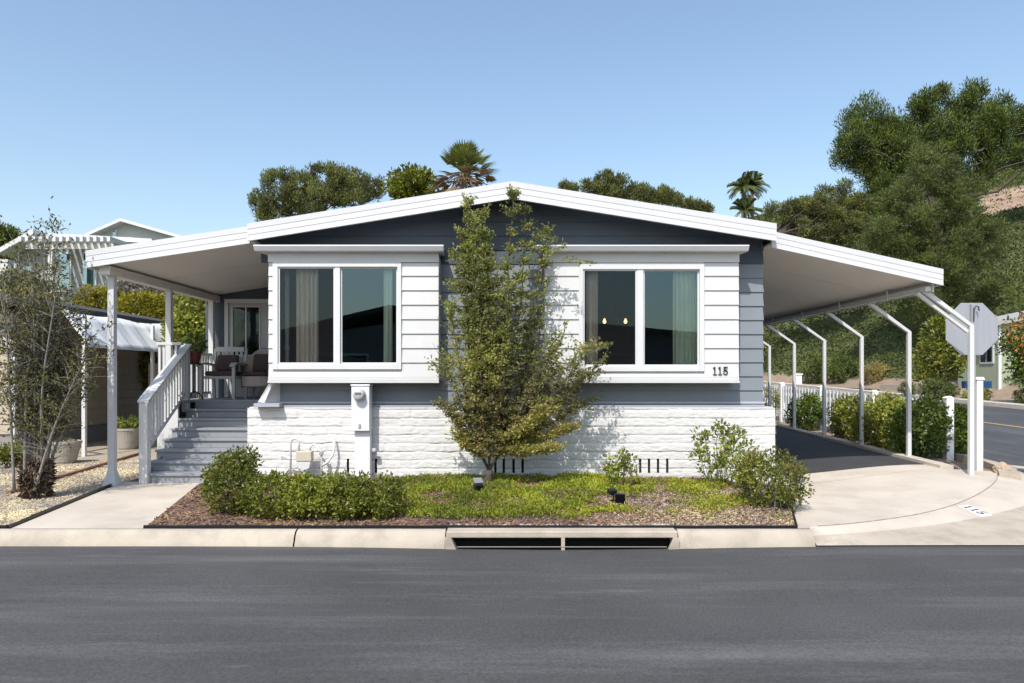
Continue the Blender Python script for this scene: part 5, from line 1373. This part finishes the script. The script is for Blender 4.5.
potplant('potted_plant', 'bushy dark green plant in the reddish pot on the porch', xq, yq, FLOOR + .83, .17, .34, 260, .075, .038, LM_box2)

# ------------------------------------------------------------------ carport hedge
CH_ = 'hedge shrubs along the carport'
def hs(px, py, rx, ry, Y, label, lm, dens=150, cr=.10, per=22, ln=.065, wd=.042, base=None):
    c = at(px, py, Y); s = (Y + 10) / FPX
    b = (c.x, Y, float(zg(c.x, Y)))
    shrub('shrub', label, b, [(np.array(c), np.array([rx * s, rx * s * .75, ry * s])), (np.array(c) + np.array([rx * s * .3, .05, ry * s * .35]), np.array([rx * s * .55, rx * s * .5, ry * s * .6])), (np.array(c) - np.array([rx * s * .35, .05, ry * s * .3]), np.array([rx * s * .6, rx * s * .5, ry * s * .6]))], dens, cr, per, ln, wd, lm, CH_, 16, inner=.6)
hs(806, 414, 19, 19, 6.8, 'round dark green shrub farthest along the carport hedge', LM_box2, 170)
hs(849, 419, 20, 22, 4.66, 'yellowish green shrub beside the round dark one in the carport hedge', LM_lime, 170)
hs(884, 424, 28, 29, 3.3, 'large lime and green shrub in the middle of the carport hedge', LM_lime, 260)
hs(920, 429, 27, 31, 2.05, 'bright green dense shrub near the front of the carport hedge', LM_box2, 260)
hs(956, 430, 15, 24, 2.2, 'glossy green shrub at the front of the hedge around the thick fence post', LM_box2, 220)

# ------------------------------------------------------------------ far side of the side street
def fshrub(label, px, py, rx, ry, Y, lm, name='shrub', dens=70, per=26, lf=1.0, group='shrubs across the side street', extra=None):
    c = at(px, py, Y); s = (Y + 10) / FPX; z = float(zg(c.x, Y))
    shrub(name, label, (c.x, Y, z), [(np.array([c.x, Y, max(c.z, z + ry * s * .6)]), np.array([rx * s, rx * s * .8, ry * s]))], dens, rx * s * .28, per, rx * s * .17 * lf, rx * s * .09 * lf, lm, group, 10, inner=.6, extra=extra)
fshrub('round dark bush left of its twin at the foot of the green hillside', 815, 372, 15, 13, 38, LM_pine)
fshrub('round dark bush right of its twin at the foot of the green hillside', 843, 371, 15, 13, 36.5, LM_pine)
fshrub('reddish tan bush right of the two round dark bushes', 875, 374, 13, 12, 33, LM_slimy)
fshrub('small grey green bush below the pale retaining wall', 907, 390, 8, 8, 21, LM_pine2)
fshrub('low olive bush under the small tree across the street', 938, 391, 16, 9, 18.5, LM_pine2)
fshrub('yellow green bush at the wall of the sage house', 976, 395, 12, 8, 18.3, LM_lime)
fshrub('dark bush at the right edge before the sage house', 1022, 402, 8, 9, 16.5, LM_pine)
fshrub('small green bush behind the carport beside the siding corner', 771, 400, 8, 16, 8.4, LM_lime, group=None)
Yt = 22.0
big_tree('small_tree', 'small light green tree across the side street in front of the shaded hill', (xat(938, Yt), Yt, float(zg(xat(938, Yt), Yt))), lobes_px(Yt, [(945, 335, 15, 20), (935, 355, 16, 16), (950, 362, 13, 16), (948, 318, 9, 8), (928, 375, 9, 8)]), 120, .42, 30, .20, .11, LM_box, .09, flat=.8)
Yo = 16.0
c = at(1014, 350, Yo)
to = big_tree('flowering_tree', 'small tree dotted with orange flowers at the right edge of the view', (19.3, Yo, float(zg(19.3, Yo))), lobes_px(Yo, [(1019, 345, 12, 24), (1034, 340, 20, 30), (1030, 372, 16, 14), (1035, 310, 14, 12)]), 130, .30, 28, .15, .09, LM_box2, .08)
Cf = clump_points(lobes_px(Yo, [(1018, 340, 11, 24), (1030, 335, 16, 30)]), 60, inner=.8)
for q in Cf[:36]:
    leaf_obj('flower_cluster', [clump_leaves(np.array([q]) - np.array([0, .25, 0]), .18, 7, .12, .09)], LM_flower, to)

# hillside carpet (stuff)
def hillcover():
    rng = np.random.default_rng(31); n = 420000
    Y = 4 + 150 * rng.uniform(0, 1, n) ** 1.7; X = 18.5 + (Y * .75 + 25) * rng.uniform(0, 1, n) ** 1.2
    Z = zg(X, Y)
    t = Z - (.10 + .026 * Y)
    r = X / (Y + 10)
    k = (t > .45) & ~((Z > 16) & (Z < 20.5) & (r > .66) & (rng.uniform(0, 1, n) < .9)) & (r < .80) & (r > .30)
    X, Y, Z = X[k], Y[k], Z[k]; n = len(X)
    f = np.array([mnoise.fractal(Vector((a * .35, b * .35, c_ * 1.6)), .7, 2, 3) for a, b, c_ in zip(X, Y, Z)])
    s = .05 + .0026 * (Y + 10)
    P_ = np.stack([X, Y, Z + .1 + np.clip(.22 + f * .4, 0, .6) * rng.uniform(.3, 1, n)], 1)
    D_ = unit(np.stack([rng.normal(size=n) - .3, rng.normal(size=n) - .5, rng.uniform(.1, 1, n)], 1))
    v, f_ = leaf_arrays(P_, D_, s[:, None] * 1.3, s[:, None] * .7, rng)
    struct(leaf_obj('hill_ground_cover', [(v, f_)], LM_hill), 'stuff')
hillcover()

# ------------------------------------------------------------------ trees behind and beside the house
def bt(name, label, Y, lob, dens, cr, per, ln, wd, lm, tr, bxp=None, **kw):
    L = lobes_px(Y, lob)
    bx = np.mean([c[0] for c, r in L]) if bxp is None else xat(bxp, Y)
    return big_tree(name, label, (bx, Y, float(zg(bx, Y))), L, dens, cr, per, ln, wd, lm, tr, **kw)
bt('pine_tree', 'large dark spreading pine rising tallest at the right edge of the sky', 46, [(870, 122, 24, 20), (854, 148, 20, 24), (884, 145, 26, 26), (930, 110, 20, 20), (925, 135, 28, 26), (970, 102, 22, 16), (975, 130, 28, 24), (1006, 122, 22, 24), (1000, 150, 26, 18), (945, 155, 30, 24), (890, 178, 28, 24), (862, 172, 14, 14), (1040, 140, 24, 36), (905, 160, 26, 24), (880, 215, 30, 22), (985, 168, 18, 10)], 460, .72, 250, .30, .07, LM_pine, .55, bxp=930, flat=1.05, up=.9, inner=.3)
bt('pine_tree', 'mid green bushy pine in front of the tallest one, reaching down to the carport roof', 34, [(935, 165, 24, 24), (920, 195, 32, 26), (958, 205, 30, 30), (900, 230, 34, 26), (945, 245, 44, 30), (985, 240, 22, 22), (920, 280, 40, 24), (960, 285, 34, 22), (880, 255, 26, 22), (990, 285, 16, 14), (930, 310, 30, 14)], 330, .52, 240, .27, .04, LM_pine2, .35, bxp=938, flat=.9, up=.6, inner=.35)
bt('pine_tree', 'lower olive green tree spreading left of the big pine above the carport fascia', 40, [(798, 214, 18, 12), (775, 211, 10, 6), (830, 212, 22, 18), (850, 232, 24, 18), (815, 232, 28, 14), (858, 204, 12, 10), (808, 196, 6, 10), (826, 192, 7, 9), (844, 190, 7, 9)], 170, .42, 170, .26, .06, LM_farpine, .3, trunk_to=tuple(at(770, 238, 40)), bxp=742, flat=.8, up=.6, inner=.45)
bt('pine_tree', 'broad dark pine with a rough rounded top behind the left roof slope', 34, [(278, 192, 20, 22), (262, 205, 12, 14), (300, 188, 18, 18), (328, 182, 22, 16), (345, 190, 26, 20), (312, 200, 34, 16), (268, 215, 18, 12), (272, 178, 8, 6), (328, 170, 8, 5)], 240, .34, 150, .20, .05, LM_farpine, .3, bxp=305, flat=1.1, up=.9, inner=.3)
bt('pine_tree', 'small pointed conifer just right of the broad pine behind the left roof slope', 40, [(345, 182, 4, 12), (354, 184, 4, 12), (366, 186, 5, 12), (378, 190, 6, 10), (360, 194, 18, 7)], 90, .34, 80, .24, .06, LM_farpine, .2, bxp=362, flat=1.0, up=.7)
bt('broadleaf_tree', 'lighter green leafy tree close beside the fan palm behind the roof', 30, [(408, 185, 14, 14), (398, 192, 12, 9), (420, 180, 12, 12), (425, 192, 12, 8)], 70, .42, 60, .26, .14, LM_lime if False else LM_box, .2, bxp=412)
bt('conifer', 'row topped conifer standing highest above the right roof slope', 44, [(599, 187, 4, 12), (609, 184, 6, 13), (621, 188, 6, 11), (587, 189, 4, 8), (634, 193, 7, 9), (612, 194, 16, 7)], 130, .33, 80, .26, .065, LM_farpine, .22, flat=1.0, up=.7)
bt('conifer', 'conifer in the middle of the row above the right roof slope', 44, [(644, 195, 4, 9), (652, 199, 6, 8), (664, 197, 5, 9), (675, 201, 7, 7)], 90, .33, 80, .26, .065, LM_farpine, .22, flat=1.0, up=.7)
bt('conifer', 'lowest conifer at the right end of the row above the right roof slope', 46, [(688, 206, 5, 6), (697, 208, 5, 6), (706, 210, 4, 6)], 50, .33, 70, .26, .065, LM_farpine, .2, flat=1.0, up=.6)
bt('conifer', 'small conifer top peeping over the roof just right of the gable peak', 44, [(565, 187, 3, 4), (573, 189, 4, 3)], 24, .30, 60, .24, .065, LM_farpine, .2, flat=1.0, up=.6)
bt('pine_tree', 'dark tree at the far left edge beside the hillside house', 42, [(5, 240, 12, 14), (-8, 246, 16, 20), (12, 252, 8, 10)], 70, .62, 70, .42, .12, LM_pine, .25)

# fan palm with dead skirt
def fan_palm(Y=28):
    c = at(464, 174, Y); z0 = float(zg(c.x, Y))
    t = thing('fan_palm', 'fan palm with upright green fronds above a brown skirt of dead leaves', 'palm tree', (c.x, Y, z0))
    mb = MB(); limb(mb, (c.x, Y, z0 - .2), c, .30, .24, 10, .01, 10, 2); mb.build('trunk', M_bark, t, smooth=True)
    rng = np.random.default_rng(77)
    def frond(mb, d0, L, spread, nb, bl, droop):
        d0 = d0.normalized(); side = d0.cross(Vector((0, 0, 1)))
        if side.length < .05: side = Vector((1, 0, 0))
        side.normalize(); hub = c + d0 * L + Vector((0, 0, -droop * L * .4))
        mb.tube([c, c + d0 * L * .6, hub], [.03, .025, .02], 4, False)
        for i in range(nb):
            a = R(-spread + 2 * spread * i / (nb - 1)); v = (d0 * math.cos(a) + side * math.sin(a)).normalized()
            e = hub + v * bl * (1 - .25 * abs(a) / R(spread)) + Vector((0, 0, -droop * bl * .35)); nrm = v.cross(d0.cross(side)).normalized()
            w = nrm * .045
            m = hub.lerp(e, .55) + Vector((0, 0, .05 * bl))
            mb.add([hub, m + w, e, m - w], [(0, 1, 2, 3)])
    gm = MB()
    for i in range(46):
        az = rng.uniform(0, 6.28); elv = R(88 * rng.uniform(0, 1) ** .6) 
        frond(gm, Vector((math.cos(az) * math.cos(elv), math.sin(az) * math.cos(elv), math.sin(elv))), rng.uniform(.6, 1.05), 62, 14, rng.uniform(.8, 1.2), .35 * math.cos(elv))
    gm.build('crown', LM_palm, t)
    dm = MB()
    for i in range(70):
        az = rng.uniform(0, 6.28); elv = R(rng.uniform(-60, 12)); k = Vector((math.cos(az) * math.cos(elv), math.sin(az) * math.cos(elv), math.sin(elv)))
        frond(dm, k, rng.uniform(.8, 1.7), 55, 10, rng.uniform(.6, .95), .5)
    dm.build('dead_skirt', LM_dead, t)
fan_palm()
def queen_palm(px, py, Y, label, hd):
    c = at(px, py, Y); z0 = float(zg(c.x, Y)); rng = np.random.default_rng(int(px))
    t = thing('queen_palm', label, 'palm tree', (c.x, Y, z0))
    mb = MB(); limb(mb, (c.x, Y, z0 - .2), c, .24, .17, 10, .015, 8, px); mb.build('trunk', M_bark, t, smooth=True)
    cm = MB()
    for i in range(20):
        az = i * 2.4; elv = R(rng.uniform(-10, 80)); L = rng.uniform(1.7, 2.5) * hd
        d0 = Vector((math.cos(az) * math.cos(elv), math.sin(az) * math.cos(elv), math.sin(elv)))
        pts = [c + d0 * L * s_ + Vector((0, 0, -1.0 * hd * s_ ** 2.2 * (1.1 - .5 * math.sin(elv)))) for s_ in np.linspace(0, 1, 9)]
        cm.tube(pts, [.03] * 9, 4, False)
        for j in range(1, 9):
            for sgn in (-1, 1):
                for q in range(3):
                    p = pts[j - 1].lerp(pts[j], q / 3); dd = (pts[j] - pts[j - 1]).normalized(); sd = dd.cross(Vector((0, 0, 1))).normalized() * sgn
                    e = p + (sd * .7 + dd * .45 + Vector((0, 0, -.55))).normalized() * .62 * hd
                    w = dd * .05; cm.add([p, p.lerp(e, .5) + w, e, p.lerp(e, .5) - w], [(0, 1, 2, 3)])
    cm.build('crown', LM_pine2, t)
queen_palm(743, 186, 62, 'left and darker of two tall distant palms above the right roof end', .85)
queen_palm(752, 184, 64, 'right one of two tall distant palms above the right roof end', .85)
queen_palm(745, 210, 60, 'low distant palm crown below the two tall palms above the roof end', .8)

# ------------------------------------------------------------------ bank on the left: bushes between the awning and the houses
BK = 'bushes on the left bank'
def bank(label, px, py, rx, ry, Y, lm, dens=150, name='bush', extra=None, lf=1.0, per=30):
    c = at(px, py, Y); s = (Y + 10) / FPX; z = float(zg(c.x, Y))
    lob = [(np.array(c), np.array([rx * s, rx * s * .7, ry * s])), (np.array(c) + np.array([rx * s * .4, .1, ry * s * .3]), np.array([rx * s * .5, rx * s * .5, ry * s * .55])), (np.array(c) - np.array([rx * s * .4, .1, ry * s * .1]), np.array([rx * s * .55, rx * s * .5, ry * s * .6]))]
    zb = min(z, c.z - ry * s)
    shrub(name, label, (c.x, Y, zb), lob, dens, .20 * lf, per, .13 * lf, .07 * lf, lm, BK, 14, inner=.5, extra=extra)
bank('tall leafy green bush filling the view between the last porch posts', 196, 330, 26, 44, 6.6, LM_lime, 420, lf=.8)
bank('golden yellow green bush beyond the canvas awning', 140, 315, 26, 20, 14.5, LM_yel, 260)
bank('yellow green bush seen below the canvas awning beside the tan shed', 138, 372, 14, 24, 9.0, LM_yel, 160, lf=.8)
bank('grey flowering brush on the upper slope under the porch roof edge', 140, 293, 34, 14, 20, LM_grey, 220, extra=(LM_white, .3, .12, .08, .3))
bank('yellow and grey brush on the slope behind the front porch post', 100, 302, 22, 14, 18, LM_yel, 160, extra=(LM_grey, .6, .14, .07, .2))
bank('pale grey brush right of the golden bush on the bank', 178, 296, 20, 10, 19, LM_grey, 140)
bank('olive yellow hedge below the hillside house at the left edge', 20, 310, 44, 18, 16, LM_yel, 240, extra=(LM_twig, .6, .14, .07, .2))
bank('white flowering rose shrub before the garden wall at the left edge', 16, 284, 13, 12, 21, LM_rose, 90, extra=(LM_white, .9, .16, .13, .1))
bank('white flowering rose shrub right of the garden wall below the windows', 36, 290, 12, 9, 23, LM_rose, 70, extra=(LM_white, .6, .16, .13, .1))
bank('dark green shrub below the awning at the far left edge', 8, 400, 26, 50, 5.2, LM_box2, 260, lf=.8)
bank('dark shady shrub behind the grey planter bowl', 60, 400, 22, 36, 7.2, LM_box2, 200, lf=.8)
bank('low green tuft of leaves on the gravel behind the shaggy stump', 14, 456, 14, 9, 2.0, LM_box, 50, lf=.5)
